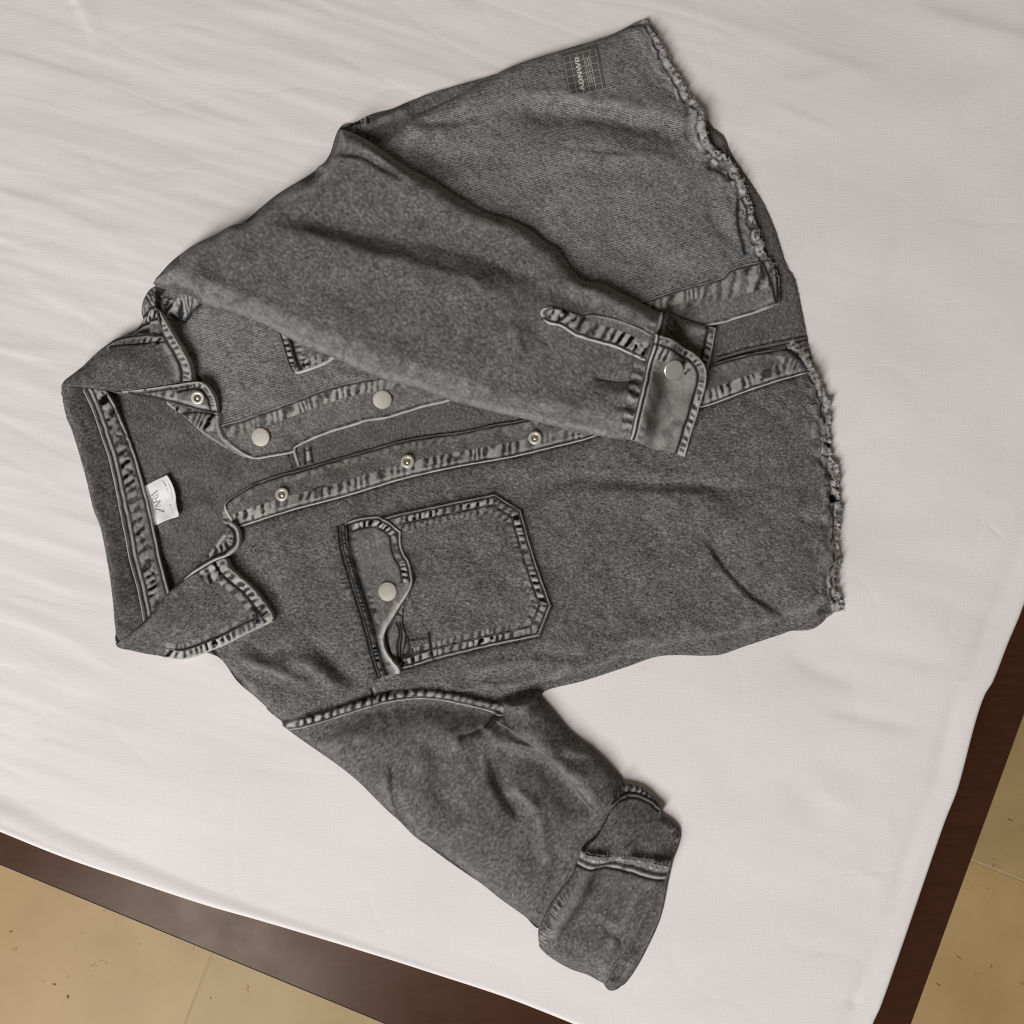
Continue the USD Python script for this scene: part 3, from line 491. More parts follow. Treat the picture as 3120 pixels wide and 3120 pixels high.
d_, a_, l_, o_ = P.curve(strip_low, 20); P.z += -1.8 * np.exp(-np.abs(d_) / 2.2)
m2, wr2 = P.mesh(under=False)
mm = trimesh.util.concatenate([m1, m2]); sleeve1 = obj('sleeve', mm, D_SLEEVE2, jacket, smooth=True, wear_shade=np.vstack([wr1, wr2]), label='sleeve stretched down to a rolled-up cuff')
obj('seam_thread', tube_mesh(vtop(np.array(smooth_curve(c6((350, 445), (440, 505), (520, 585), (600, 690), (690, 800), (735, 850)), step=3)[0]), 0.4), 0.00045), M_PALE, sleeve1)
obj('seam_thread', tube_mesh(vtop(np.array(smooth_curve(c6((195, 345), (270, 390), (380, 455)), step=3)[0]), 0.35), 0.0004), M_PALE, sleeve1)

# rolled cuff: inner layer, two upper laps, the main roll
roll = group_prim('rolled_cuff', sleeve1)
P = Panel(c6((1120, 1120, 1), (1185, 1010), (1150, 1120), (1125, 1240), (1085, 1420), (1010, 1590), (930, 1730), (870, 1792), (800, 1800), (770, 1740), (800, 1600), (900, 1400), (1000, 1200)), zref=9, res=0.5, t=1.5, drape=0, puff=5, fold=[c6((1185, 1010), (1125, 1240), (1085, 1420), (1010, 1590), (930, 1730), (870, 1792))], fold_r=9, rough=.6, seed=14)
P.fold(c6((880, 1630), (850, 1700), (835, 1760)), -1.6, 7, 5, taper=.3); P.fold(c6((1100, 1250), (1000, 1500), (900, 1640)), -3, 5, 6)
P.put('inner_layer', D_SLEEVE2, roll)
main_r = c6((1140, 1122), (1104, 1225), (1066, 1310), (1002, 1420), (930, 1545), (868, 1640), (825, 1715), (797, 1785)); main_l = c6((640, 1100), (600, 1190), (540, 1270), (490, 1345), (450, 1430), (425, 1500), (428, 1590), (435, 1620)); main_b = c6((435, 1620), (500, 1680), (600, 1738), (700, 1772), (800, 1802))
P = Panel(c6((655, 1040, 1),) + main_l + main_b[1:-1] + c6((795, 1800, 1),) + main_r[::-1][1:-1] + c6((1140, 1120, 1), (980, 1085), (800, 1055)), zref=22, res=0.5, t=1.8, drape=9, puff=11, fold=[main_l, main_b], fold_r=22, opens=[main_r], open_r=16, open_min=0.75, rough=.9, seed=17)
P.fold(c6((760, 1470), (830, 1500), (900, 1570)), -1.5, 8, 4); P.fold(c6((680, 1370), (780, 1420), (880, 1520)), 1.6, 7, 5); P.fold(c6((640, 1280), (700, 1300), (820, 1330)), .8, 6, 6); P.fold(c6((600, 1500), (640, 1560), (700, 1600)), .9, 8, 8)
hemr = c6((632, 1108), (720, 1128), (820, 1145), (920, 1165), (1020, 1185), (1112, 1200)); P.line(hemr, 0, .8, light=.95, dz=.6, brk=.7); hb = P.curve(c6((655, 1048), (800, 1070), (980, 1100), (1135, 1130)), 12)[0]; hb = np.exp(-((hb - 3.6) / 3.8) ** 2) * (np.abs(hb) < 12); nn = nz(P.shape, P.res, 1.5, 7); P.z += .5 * hb * nn; P.dark = np.maximum(P.dark, .5 * hb * ss(-nn, .6, 1.4)); P.light = np.maximum(P.light, hb * (.75 + .6 * ss(nn, -.2, 1.0))); P.line(hemr, 1.9, .8, dark=.95, dz=-.7); P.line(hemr, -2.2, 1.3, dark=.85, dz=-.5); 0
P.pucker(c6((428, 1590), (432, 1500), (470, 1400), (530, 1290), (590, 1230)), 0.5, 5, 3.6, dz=.25, dark=.35, light=.25, seed=7); P.line(c6((440, 1470), (490, 1370), (545, 1285), (600, 1235)), 1.0, .5, dark=.5, dz=-.2, brk=.6)
P.put('roll', D_SLEEVE2, roll)
P = Panel(c6((1060, 850, 1), (1095, 880), (1150, 908), (1190, 950), (1192, 1010), (1146, 1117, 1), (1000, 1088), (860, 1064, 1), (860, 1000), (960, 930)), zref=13, res=0.5, t=1.5, drape=0, puff=5, fold=[c6((1060, 850), (1095, 880), (1150, 908), (1190, 950), (1192, 1010), (1150, 1115))], fold_r=14, rough=.8, seed=15, zpts=[p + (z,) for p, z in zip(c6((1190, 950), (1192, 1010), (1150, 1110), (1100, 880), (1000, 1085), (900, 1060), (1050, 1000), (960, 940)), (6, 6, 10, 9, 19, 22, 15, 16))])
d_ = np.abs(P.curve(c6((1060, 850), (1095, 880), (1150, 908), (1190, 950), (1192, 1010), (1150, 1115)), 30)[0]); P.z -= 3.5 * np.clip(1 - d_ / 5, 0, 1) ** 2
P.fold(c6((900, 1020), (1000, 1060), (1100, 1100)), -2, 8, 8); P.pucker(c6((1155, 935), (1190, 1000)), -1, 3, 5, dark=.8)
P.put('cuff_lap', D_SLEEVE2, roll)
P = Panel(c6((880, 712, 1), (945, 722), (1000, 745), (1040, 780), (1085, 832), (1097, 868), (1030, 905), (960, 965), (890, 1020), (862, 1062, 1), (760, 1046), (668, 1038, 1), (690, 1000), (735, 955), (780, 880), (803, 830), (815, 775), (850, 735)), zref=18, res=0.5, t=1.6, drape=0, puff=4, fold=[c6((880, 712), (945, 722), (1000, 745), (1085, 832))], fold_r=10, zpts=[p + (z,) for p, z in zip(c6((880, 712), (1000, 745), (1085, 832), (800, 850), (668, 1038), (860, 1058), (960, 965), (1080, 870), (900, 880)), (9, 8, 9, 20, 24, 25, 20, 12, 19))], opens=[c6((1097, 868), (960, 965), (890, 1020))], open_r=10, open_min=.6, rough=.8, seed=16)
sm = c6((812, 790), (870, 762), (950, 760), (1020, 790), (1080, 835)); P.fell(sm, -1, 5.5, rope=.4, second=0, puck=.8, period=3.4); P.line(sm, 1.0, .6, dark=.95, dz=-.4); P.line(sm, -1.6, .5, dark=.9, dz=-.4)
P.put('cuff_lap', D_SLEEVE2, roll)
fr = w2(c6((655, 1040), (800, 1055), (980, 1085), (1140, 1120)), 22); obj('frayed_edge', threads([tuple(p) for p in fr], hz, 420, 3.0, rad=.26, along=1.4, side=-1, seed=21, spread=2.4), M_THREAD, roll, smooth=True, kind='stuff')

pk = c3((640, 400, 1), (690, 382), (800, 352), (1000, 310), (1200, 268), (1412, 226, 1), (1582, 332, 1), (1640, 540), (1700, 730), (1778, 950, 1), (1698, 1150, 1), (1500, 1192), (1200, 1258), (1000, 1310), (880, 1348), (760, 1370, 1), (700, 1100), (660, 700))
pe = c3((690, 382), (800, 352), (1000, 310), (1200, 268), (1412, 226, 1), (1582, 332, 1), (1640, 540), (1700, 730), (1778, 950, 1), (1698, 1150, 1), (1500, 1192), (1200, 1258), (1000, 1310), (880, 1348), (780, 1370))
fe = c3((460, 402), (540, 380), (650, 368, 1), (725, 410), (800, 470, 1), (803, 560), (825, 620), (850, 655), (868, 720), (880, 790), (862, 850), (800, 950), (735, 1060), (702, 1120), (694, 1180), (712, 1250), (745, 1300), (790, 1345), (795, 1390))
ft = c3((402, 432), (420, 600), (478, 800), (520, 930), (560, 1060), (600, 1220), (632, 1340), (660, 1424))
plk_low = c2((1385, 505),) + c15((0, 1190), (350, 1098), (700, 992), (1050, 912), (1400, 850), (1700, 780), (1932, 720)) + [(1960, 1270)] + c4((1130, 760), (1400, 665), (1600, 600), (1765, 555))
# --- lower front with its placket and breast pocket
open_low = c1((1282, 1690), (1283, 1655), (1310, 1620), (1400, 1560), (1500, 1505), (1700, 1435)) + c15((0, 930), (200, 870), (500, 785), (700, 730), (900, 695), (1100, 670), (1300, 625), (1500, 590)) + [(1890, 1190)] + c4((1220, 490), (1400, 440), (1640, 395, 1))
hem_low = c4((1640, 375), (1660, 352), (1700, 370), (1760, 425), (1800, 520), (1850, 600), (1882, 700)) + c8((1530, 30), (1515, 110), (1530, 160), (1532, 260), (1540, 370), (1555, 470), (1600, 520), (1608, 600), (1612, 700), (1622, 800), (1614, 900), (1606, 960), (1602, 1040), (1590, 1110), (1608, 1220), (1592, 1330), (1585, 1420), (1612, 1470), (1632, 1530), (1658, 1608))
hem_low = ragged(hem_low, 2.6, 301)
bot_low = c8((1658, 1610), (1590, 1622), (1530, 1650), (1480, 1700), (1410, 1742), (1330, 1752), (1250, 1755), (1180, 1780), (1100, 1805), (900, 1870), (700, 1932)) + fv((1250, 1240), (1180, 1262), (1100, 1288), (1040, 1303), (1012, 1315))
shoulder = c7((330, 640), (290, 605), (245, 555), (200, 510)) + c2((1620, 1870), (1500, 1760), (1360, 1640), (1250, 1480), (1180, 1420))
neck_low = fv((400, 1235), (345, 1190), (340, 1150), (390, 1075), (440, 1000), (428, 975))
P = Panel(open_low[:-1] + c4((1640, 395, 1), (1640, 372, 1)) + hem_low[1:-1] + c8((1660, 1610, 1),) + bot_low[1:] + arm_seam[::-1][:-1] + c7((330, 642, 1),) + shoulder[1:] + neck_low, zref=9, res=0.6, t=1.4, drape=3, puff=8.5, fold=[bot_low, shoulder], fold_r=22, opens=[open_low[:14] + [(1890, 1190)] + open_low[-3:], neck_low], open_r=34, open_min=0.12, rough=1.15, seed=21)
d_, a_, l_, o_ = P.curve(arm_seam); P.z -= 4.0 * np.exp(-(d_ / 16) ** 2) * (np.abs(d_) < 60); d_, a_, l_, o_ = P.curve(hem_low, 60); P.z -= 3.0 * np.exp(-np.abs(d_) / 12) * (np.abs(d_) < 59)
P.fold(c15((1300, 1060), (1480, 1030), (1700, 1000), (1932, 985)) + c8((250, 660), (400, 655), (700, 690), (860, 690), (1050, 665), (1250, 635)), -2.4, 3, 9, taper=.3); P.fold(c8((-200, 720), (100, 730), (500, 750), (800, 760)), 1.4, 6, 16)
P.fold(c8((510, 1065), (620, 1090), (700, 1200), (800, 1330), (900, 1430), (1000, 1510), (1150, 1600), (1260, 1670)), -2.6, 14, 3.4, taper=.25); P.fold(c8((480, 1130), (600, 1200), (740, 1370), (900, 1510)), 1.2, 8, 10)
P.fold(c7((0, 95), (120, 115), (220, 172), (330, 155), (430, 130)), -2.1, 3.2, 8); P.fold(c7((20, 195), (200, 240), (400, 320), (530, 370)), 2.0, 5, 5); P.fold(c7((10, 270), (200, 330), (380, 400)), -1.8, 6, 8); P.fold(c7((490, 60), (560, 190), (680, 300), (830, 360)), -2.7, 10, 6); P.fold(c7((330, 200), (500, 250), (600, 330), (640, 420)), 2.4, 7, 6)
P.fold(c7((1300, 330), (1500, 330), (1750, 290), (1932, 275)), -2.0, 5, 8); P.fold(c7((1750, 180), (1850, 170), (2000, 185), (2200, 170)), -1.8, 4, 7); P.fold(c7((1400, 280), (1600, 240), (1800, 230)), 1.2, 5, 6); P.fold(c7((1500, 420), (1700, 400)), -1.2, 3, 4); P.fold(c7((1560, 480), (1700, 450), (1850, 395)), 1.2, 4, 4)
P.fold(c8((-300, 1860), (0, 1880), (260, 1845)), -1.7, 4, 8); P.fold(c8((-700, 1500), (-300, 1600), (200, 1610), (700, 1560)), -.9, 12, 14); P.fold(c8((-100, 1000), (300, 900), (800, 880), (1300, 960)), .9, 20, 20); P.fold(c8((1400, 430), (1480, 520), (1530, 640)), -2, 6, 4); P.fold(c8((1250, 900), (1400, 940), (1540, 930)), -1.2, 4, 5); P.fold(c8((1200, 1430), (1450, 1320), (1560, 1290)), -1.0, 5, 5); P.fold(c8((1430, 1590), (1560, 1570)), -1.6, 3, 3)
P.fold(c2((1450, 640), (1520, 820), (1700, 1040), (1800, 1300)), -3.0, 8, 10); P.fold(c2((1600, 400), (1750, 700), (1950, 900)), 1.4, 16, 16)
P.fell(arm_seam, -1, 6.2, seed=3, period=5.2, gap=.8); P.line(c7((835, 375), (838, 430), (845, 480)), w=.7, dark=.9, dz=-.5); P.line(c7((850, 375), (852, 480)), w=.6, light=.4)
P.fell(c2((1130, 1425), (1220, 1540), (1300, 1640), (1370, 1680)), -1, 4, rope=.5, gap=.3, puck=.3); P.line(c2((1190, 1400), (1250, 1500), (1320, 1590), (1400, 1680)), w=1.1, dark=.9, dz=-.8)
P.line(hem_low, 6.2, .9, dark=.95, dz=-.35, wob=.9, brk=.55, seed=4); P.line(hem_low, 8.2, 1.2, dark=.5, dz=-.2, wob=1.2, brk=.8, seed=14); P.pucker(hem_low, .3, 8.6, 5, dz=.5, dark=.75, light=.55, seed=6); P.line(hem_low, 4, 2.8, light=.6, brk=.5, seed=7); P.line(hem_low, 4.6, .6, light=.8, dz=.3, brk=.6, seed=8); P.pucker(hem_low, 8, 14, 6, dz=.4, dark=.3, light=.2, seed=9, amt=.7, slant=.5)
hb = P.curve(hem_low, 14)[0]; hb = np.exp(-((np.abs(hb) - 3) / 3.2) ** 2) * (np.abs(hb) < 14); nn = nz(P.shape, P.res, 1.6, 17) + .6 * nz(P.shape, P.res, 4, 18)
P.z += .3 * hb * nn; P.dark = np.maximum(P.dark, .75 * hb * ss(-nn, .35, 1.4)); P.light = np.maximum(P.light, .85 * hb * ss(nn, -.5, .9))
P.line(pe, -.95, .75, dark=.85, brk=.1); P.line(pe, -2.2, 1.6, dark=.35, brk=.4); P.line(ft, .9, .9, dark=.95); P.line(ft, 2.4, 1.8, dark=.4, brk=.4); P.pucker(ft, 1.5, 6, 4, dark=.5, light=.1, seed=47, dz=.1); P.line(plk_low, .95, .8, dark=.75, brk=.2); P.line(plk_low, 3, 2, dark=.25, brk=.4)  # contact shade painted dark just outside pocket, flap and placket edges
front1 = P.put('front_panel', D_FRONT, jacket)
fr = [tuple(p) for p in w2(hem_low, 7)]
hz_low = lambda x, y: max(hz(x, y), 1.5)
P = Panel(open_low[:-1] + c4((1640, 397, 1), (1700, 450), (1765, 553, 1)) + plk_low[::-1][1:-1] + c2((1395, 500, 1), (1345, 455), (1300, 390)), zref=9, res=0.5, t=1.0, rough=.7, seed=22)
P.fell(plk_low, -1, 10, seed=31, period=5.5, rope=.8, gap=.85, second=0, puck=.75); P.line(plk_low, -.5, .55, light=1.0, dz=.5); P.line(plk_low, -3.2, .5, light=.6, brk=.2)
P.line(open_low, .3, .55, light=.75, dz=.3, brk=.2); P.line(open_low, 1.6, .7, dark=.92, dz=-.4, brk=.15); P.pucker(open_low, 2.2, 6, 6, dark=.4, light=.2, seed=9, amt=.6); P.pucker(c4((1560, 500), (1750, 540)), -6, 6, 5, dark=.2, light=.35, seed=19); P.line(c4((1640, 400), (1700, 460), (1770, 570)), .5, 1.6, dark=.9)
P.line(c15((80, 1120), (120, 1060), (200, 1035), (260, 1045)), w=.6, dark=.8, dz=-.3); P.line(c15((150, 1110), (165, 1060)), w=.6, dark=.8); P.line(c15((230, 1090), (240, 1040)), w=.6, dark=.8)
plk1 = P.put('placket', D_TRIM, front1)

# the pocket and its curling flap
P = Panel(pk, zref=12, res=0.5, t=1.5, edge=1.6, rough=.8, seed=24)
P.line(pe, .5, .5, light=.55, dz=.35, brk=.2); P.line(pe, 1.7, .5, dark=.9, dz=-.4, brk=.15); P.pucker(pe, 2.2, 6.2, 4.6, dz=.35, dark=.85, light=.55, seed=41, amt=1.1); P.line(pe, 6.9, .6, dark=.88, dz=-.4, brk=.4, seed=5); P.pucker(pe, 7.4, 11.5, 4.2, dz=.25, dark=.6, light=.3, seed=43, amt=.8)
P.line(c3((845, 1150), (862, 1250), (880, 1345)), w=.6, dark=.95, dz=-.4); P.line(c3((985, 1130), (995, 1220), (1015, 1305)), w=.7, dark=.95, dz=-.4); P.line(c3((815, 1190), (980, 1160)), w=.6, dark=.8); P.line(c3((815, 1280), (1000, 1235)), w=.5, dark=.8)
P.fold(c3((900, 870), (960, 1000), (980, 1120)), -1.0, 4, 5); P.fold(c3((1300, 380), (1400, 500), (1500, 800)), .8, 12, 12); P.fold(c3((1050, 450), (1200, 700), (1300, 1000)), .9, 14, 14); P.fold(c3((940, 470), (1000, 600)), -.6, 8, 8)
pocket = P.put('breast_pocket', D_FRONT, jacket)
# the flap's underside where it shows: a narrow turned-down facing
P = Panel(c3((850, 870), (885, 800), (850, 900), (822, 950), (808, 1030), (812, 1090), (830, 1140), (822, 1220), (808, 1300), (800, 1350), (770, 1375), (735, 1270), (720, 1150), (760, 1040)), zref=16, res=0.4, t=2.2, rough=.4, seed=26)
for k in (0, 1): P.line(c3((770 + 22 * k, 1060), (790 + 14 * k, 1130), (775 + 22 * k, 1220), (790 + 10 * k, 1320)), w=.5, dark=.95, dz=-.5)
P.pucker(c3((870, 850), (800, 1020)), -1, 6, 4, dark=.9, light=.3, slant=.5); P.put('flap_facing', D_TRIM, pocket)
P = Panel(c3((402, 430, 1),) + fe[:-1] + c3((795, 1392), (755, 1416), (660, 1426, 1)) + ft[::-1][1:-1], zref=16, res=0.4, t=2.0, edge=1.6, rough=.5, seed=25)
d_, a_, l_, o_ = P.curve(c3((850, 700), (880, 790), (800, 950), (702, 1120), (700, 1230), (790, 1350)), 40); P.z += 5.5 * np.exp(-(d_ / 11) ** 2) * ss(P.Y, w2(c3((850, 860)), 16)[0][1], w2(c3((850, 690)), 16)[0][1])[...] ** 0 * (1 - ss(P.Y, w2(c3((850, 860)), 16)[0][1], w2(c3((850, 680)), 16)[0][1])) * (np.abs(d_) < 39) * ss(P.curve(ft, 60)[0] * -1, 1.0, 8); d_ = np.abs(P.curve(ft, 40)[0]); P.z -= 1.5 * np.exp(-((d_ - 4.0) / 1.2) ** 2)
P.line(fe, .6, .7, light=.75, dz=.5, brk=.2); P.line(fe[:10], 2.0, .5, dark=.9, dz=-.4); P.pucker(fe[:10], 2.4, 6.4, 4.2, dz=.3, dark=.75, light=.6, seed=45); P.line(fe[:10], 6.8, .6, dark=.92, dz=-.4, brk=.2); P.line(fe[11:], 1.0, 1.6, light=.7)
P.line(ft, -.2, 1.1, dark=1.0); P.pucker(ft, -.8, -3.4, 3.8, dark=.8, light=.55, seed=46); P.line(ft, -4.2, 2.0, dark=1.0, dz=-.5, brk=.1); P.pucker(ft, -5.5, -10, 6, dark=.7, light=.2, seed=47, amt=.7)
flap = P.put('pocket_flap', D_TRIM, pocket)

# --- upper front, half under the crossing sleeve
open_up = c1((1225, 972), (1242, 1010), (1246, 1080), (1290, 1182), (1380, 1262), (1500, 1322), (1600, 1312), (1800, 1272)) + c15((0, 780), (200, 690), (400, 628), (460, 607), (580, 590), (700, 555), (850, 510), (1000, 475)) + [(1800, 1075)] + c4((1245, 260), (1400, 215), (1592, 152))
hem_up = c5((830, 112), (870, 180), (900, 245), (950, 340), (1000, 440), (1060, 530), (1115, 600), (1145, 680), (1158, 760), (1172, 840), (1215, 880), (1290, 915), (1330, 980), (1360, 1040), (1400, 1120), (1430, 1200), (1455, 1280), (1480, 1380), (1505, 1470), (1545, 1535)) + c4((1590, 0), (1594, 150))
hem_up = ragged(hem_up[:21], 2.6, 311) + hem_up[21:]; HU = len(hem_up) - 1
top_up = c14((590, 332), (720, 240), (860, 130), (1000, 60), (1140, 0)) + c5((0, 388), (200, 312), (400, 242), (600, 188), (750, 118))
P = Panel(c1((880, 905), (1000, 1010), (1120, 1120), (1300, 1245), (1400, 1300)) + open_up[5:-1] + c4((1594, 150, 1), (1590, 0)) + hem_up[::-1][2:-1] + c5((820, 98, 1), (752, 104, 1)) + top_up[::-1][1:] + fv((640, 355), (495, 430), (350, 525), (292, 565), (288, 610), (302, 660), (380, 720)), zref=9, res=0.6, t=1.4, drape=3, puff=8.5, fold=[top_up], fold_r=16, opens=[open_up[5:16] + [(1800, 1075)] + open_up[-3:-1]], open_r=34, open_min=0.12, rough=1.0, seed=31)
d_, a_, l_, o_ = P.curve(hem_up, 60); P.z -= 3.5 * np.exp(-np.abs(d_) / 14) * (np.abs(d_) < 59)
P.z -= 5.5 * np.exp(-(P.curve(c1((900, 300), (1050, 600), (1250, 900), (1350, 1150)), 60)[0] / 22) ** 2)
P.fold(c14((1500, 95), (1700, 85), (1932, 88)) + c5((300, 662), (500, 685), (700, 718), (900, 760), (1100, 805)), -4.2, 7, 13, taper=.2); P.fold(c5((0, 600), (300, 600), (600, 640), (900, 720)), 2.0, 8, 6); P.fold(c5((300, 740), (600, 800), (1000, 880)), 1.6, 12, 12)
P.fold(c5((200, 870), (400, 905), (700, 935), (900, 960), (1100, 990)), 2.4, 9, 11); P.fold(c5((280, 880), (500, 905), (740, 925)), -1.0, 4, 3); P.fold(c14((860, 185), (1100, 180), (1250, 160), (1420, 120)), -1.8, 4, 5); P.fold(c14((600, 345), (850, 400), (1200, 440), (1500, 470)), -2.4, 8, 14)
P.fold(c5((150, 1000), (600, 1100), (1000, 1200)), 1.1, 18, 18); P.fold(c5((1080, 640), (1060, 760), (1010, 800)), -1.5, 5, 5); P.fold(c5((1080, 620), (1130, 760), (1180, 900)), 3.8, 6, 8, edge_fade=0); P.fold(c5((1150, 960), (1250, 1000), (1340, 1060)), -2.6, 7, 4, edge_fade=0); P.fold(c5((1180, 1080), (1220, 1300), (1330, 1440)), -2.0, 5, 7); P.fold(c5((740, 190), (720, 300), (620, 420)), -.9, 5, 5)
P.fold(c13((1480, 1290), (1620, 1330), (1800, 1330)), 1.0, 4, 4)
P.line(hem_up[:HU], -8.8, .9, dark=.92, dz=-.9, wob=.6, brk=.25, seed=4) if False else None
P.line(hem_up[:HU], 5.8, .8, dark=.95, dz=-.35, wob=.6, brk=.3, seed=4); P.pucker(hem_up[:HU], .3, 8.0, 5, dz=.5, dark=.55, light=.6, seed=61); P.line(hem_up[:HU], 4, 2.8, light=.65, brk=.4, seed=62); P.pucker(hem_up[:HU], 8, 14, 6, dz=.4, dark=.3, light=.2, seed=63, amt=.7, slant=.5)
P.line(c5((1345, 1180), (1340, 1290), (1360, 1400), (1390, 1500)), 0, 1.0, dark=.9, dz=-.8); P.line(c5((1040, 600), (1045, 700), (1040, 780)), 0, 1.2, dark=.6, dz=-.5, brk=.3)
hb = P.curve(hem_up[:HU], 14)[0]; hb = np.exp(-((np.abs(hb) - 3) / 3.2) ** 2) * (np.abs(hb) < 14); nn = nz(P.shape, P.res, 1.6, 7) + .6 * nz(P.shape, P.res, 4, 8)
P.z += .3 * hb * nn; P.dark = np.maximum(P.dark, .75 * hb * ss(-nn, .35, 1.4)); P.light = np.maximum(P.light, .85 * hb * ss(nn, -.5, .9))
P.fell(c13((140, 645), (180, 720), (215, 800), (240, 850)), -1, 4.5, puck=.8, period=3, seed=8); P.fell(c13((165, 690), (230, 740), (290, 765)), 1, 3.5, rope=.5, puck=.6, seed=9); P.line(c13((290, 860), (390, 920), (450, 860), (530, 800)), w=1.1, dark=.9, dz=-.6); P.pucker(c13((230, 760), (330, 790), (430, 760), (500, 760)), -3, 10, 4, dark=.8, light=.55, dz=.5, seed=10, amt=.8); P.fold(c13((280, 860), (340, 930), (420, 900)), -2.0, 5, 5)
P.pucker(c1((900, 935), (1100, 960), (1240, 1000)), 0, 12, 5, dark=.9, light=.5, dz=.4, seed=12, slant=.2); P.line(c1((980, 1000), (1100, 985), (1225, 1000)), w=.7, dark=.9); P.line(c1((880, 905), (1000, 1010), (1120, 1120), (1300, 1245)), .8, 1.0, light=.5, dz=.3); P.line(open_up[:9], 0, .75, light=.9, dz=.9, brk=.1); P.line(open_up[:8], -1.6, 1.6, dark=.7, dz=-.5)
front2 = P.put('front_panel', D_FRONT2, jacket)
plk_up = c13((660, 1680), (850, 1630), (1000, 1580), (1200, 1508), (1400, 1430), (1600, 1372), (1830, 1330)) + [(1500, 1090)] + c4((820, 128), (1000, 66), (1240, 2)) + c5((1300, 1592), (1490, 1540))
P = Panel(c1((1300, 1190, 1),) + open_up[4:-1] + c4((1592, 152, 1), (1588, 0)) + c5((1545, 1538, 1), (1500, 1537)) + plk_up[::-1][1:] + c1((1275, 1090)), zref=9, res=0.5, t=1.0, rough=.7, seed=32)
P.fell(plk_up, 1, 9, seed=71, period=5, rope=.5, gap=.9, second=0, puck=.55); P.line(open_up[2:], .1, .8, light=.95, dz=.6, brk=.08) ; P.line(open_up[2:], -1.8, .6, dark=.75, dz=-.3, brk=.5); P.pucker(c4((1000, 130), (1300, 60), (1560, -10)), -10, 6, 7, dark=.8, light=.4, slant=.35, seed=18, amt=.7); P.line(c5((1490, 1540), (1530, 1640), (1585, 1830)), .5, .9, dark=.95, dz=-.5); P.line(c4((1570, -20), (1575, 60), (1575, 140)), 0, 1.2, dark=.9)
plk2 = P.put('placket', D_TRIM, front2)
P = Panel(c13((1098, 1000, 1), (1130, 1110), (1165, 1230), (1200, 1306, 1), (1260, 1302), (1400, 1255), (1475, 1215), (1560, 1150, 1), (1400, 1000), (1200, 950)), zref=10, res=0.4, t=2.0, edge=1.5, rough=.4, seed=33)
tl = c13((1098, 1000), (1130, 1110), (1165, 1230), (1200, 1306)); bl = c13((1200, 1306), (1260, 1302), (1400, 1255), (1475, 1215), (1520, 1180))
P.line(bl, -.6, .8, light=.95, dz=.4); P.line(tl, -.5, .8, dark=.95); P.pucker(tl, -1, -4, 3.4, dark=.9, light=.8, seed=3); P.line(tl, -5.6, 1.5, dark=.97, dz=-.4); P.pucker(tl, -7, -12, 4, dark=.9, light=.9, seed=5); P.pucker(bl, -2, -8, 4.5, dark=.95, light=.7, seed=6)
P.blob(c13((1205, 1288))[0], 3, .8); P.put('pocket_flap', D_TRIM, front2)

# printed patch near the hem
dt = crop(1660, 100, 8.05)
P = Panel(dt((380, 560, 1), (1272, 308, 1), (1490, 1402, 1), (592, 1622, 1)), zref=9, res=0.5, t=0.25, edge=.5, rough=0, seed=35); patch = P.put('printed_patch', M_PRINT, front2, drop=.3)
g00, g10, g11, g01 = [np.array(p[:2]) for p in dt((450, 590), (1240, 388), (1425, 1395), (645, 1590))]
gp = lambda u, v: (g00 * (1 - u) + g10 * u) * (1 - v) + (g01 * (1 - u) + g11 * u) * v
lines = [ribbon([gp(k / 5, 0), gp(k / 5, .5), gp(k / 5, 1)], .42) for k in range(6)] + [ribbon([gp(0, k / 6), gp(.5, k / 6), gp(1, k / 6)], .42) for k in range(7)]
obj('printed_grid', cat(lines), M_PRINT_LINE, patch)
o = np.array(dt((982, 1412))[0]); e = np.array(dt((838, 578))[0]) - o; ln = np.linalg.norm(e); eu = e / ln; ev = np.array([eu[1], -eu[0]])
tm = meshkit.text_mesh('ADNWR', 14.0, 0.001, True); st = ln / tm.bounds[1][0]
obj('printed_lettering', printed('ADNWR', o, eu, ev, 14.0, .3, True, st), M_PRINT_TEXT, patch)
sl = []
for a, b in (((.64, .22), (.66, .80)), ((.70, .14), (.73, .80)), ((.755, .14), (.765, .42)), ((.79, .42), (.80, .78))):
    for k in range(5):
        u0, u1 = k / 5 + .01, (k + .8) / 5; A_, B_ = gp(*a), gp(*b); sl.append(ribbon([A_ + (B_ - A_) * u0, A_ + (B_ - A_) * u1], .75, .2))
obj('printed_lettering', cat(sl), M_PRINT_LINE, patch)
for hem, nm, n, sd, zz in ((hem_low, front1, 420, 51, hz), (hem_up[:HU], front2, 330, 52, hz)):
    fr = [tuple(p) for p in w2(hem, 9)]; side = 1 if nm == front1 else 1
    obj('frayed_hem', threads(fr, hz, n, 1.6, rad=.2, along=1.1, side=-1, seed=sd, spread=3.2), M_THREAD, nm, smooth=True, kind='stuff')

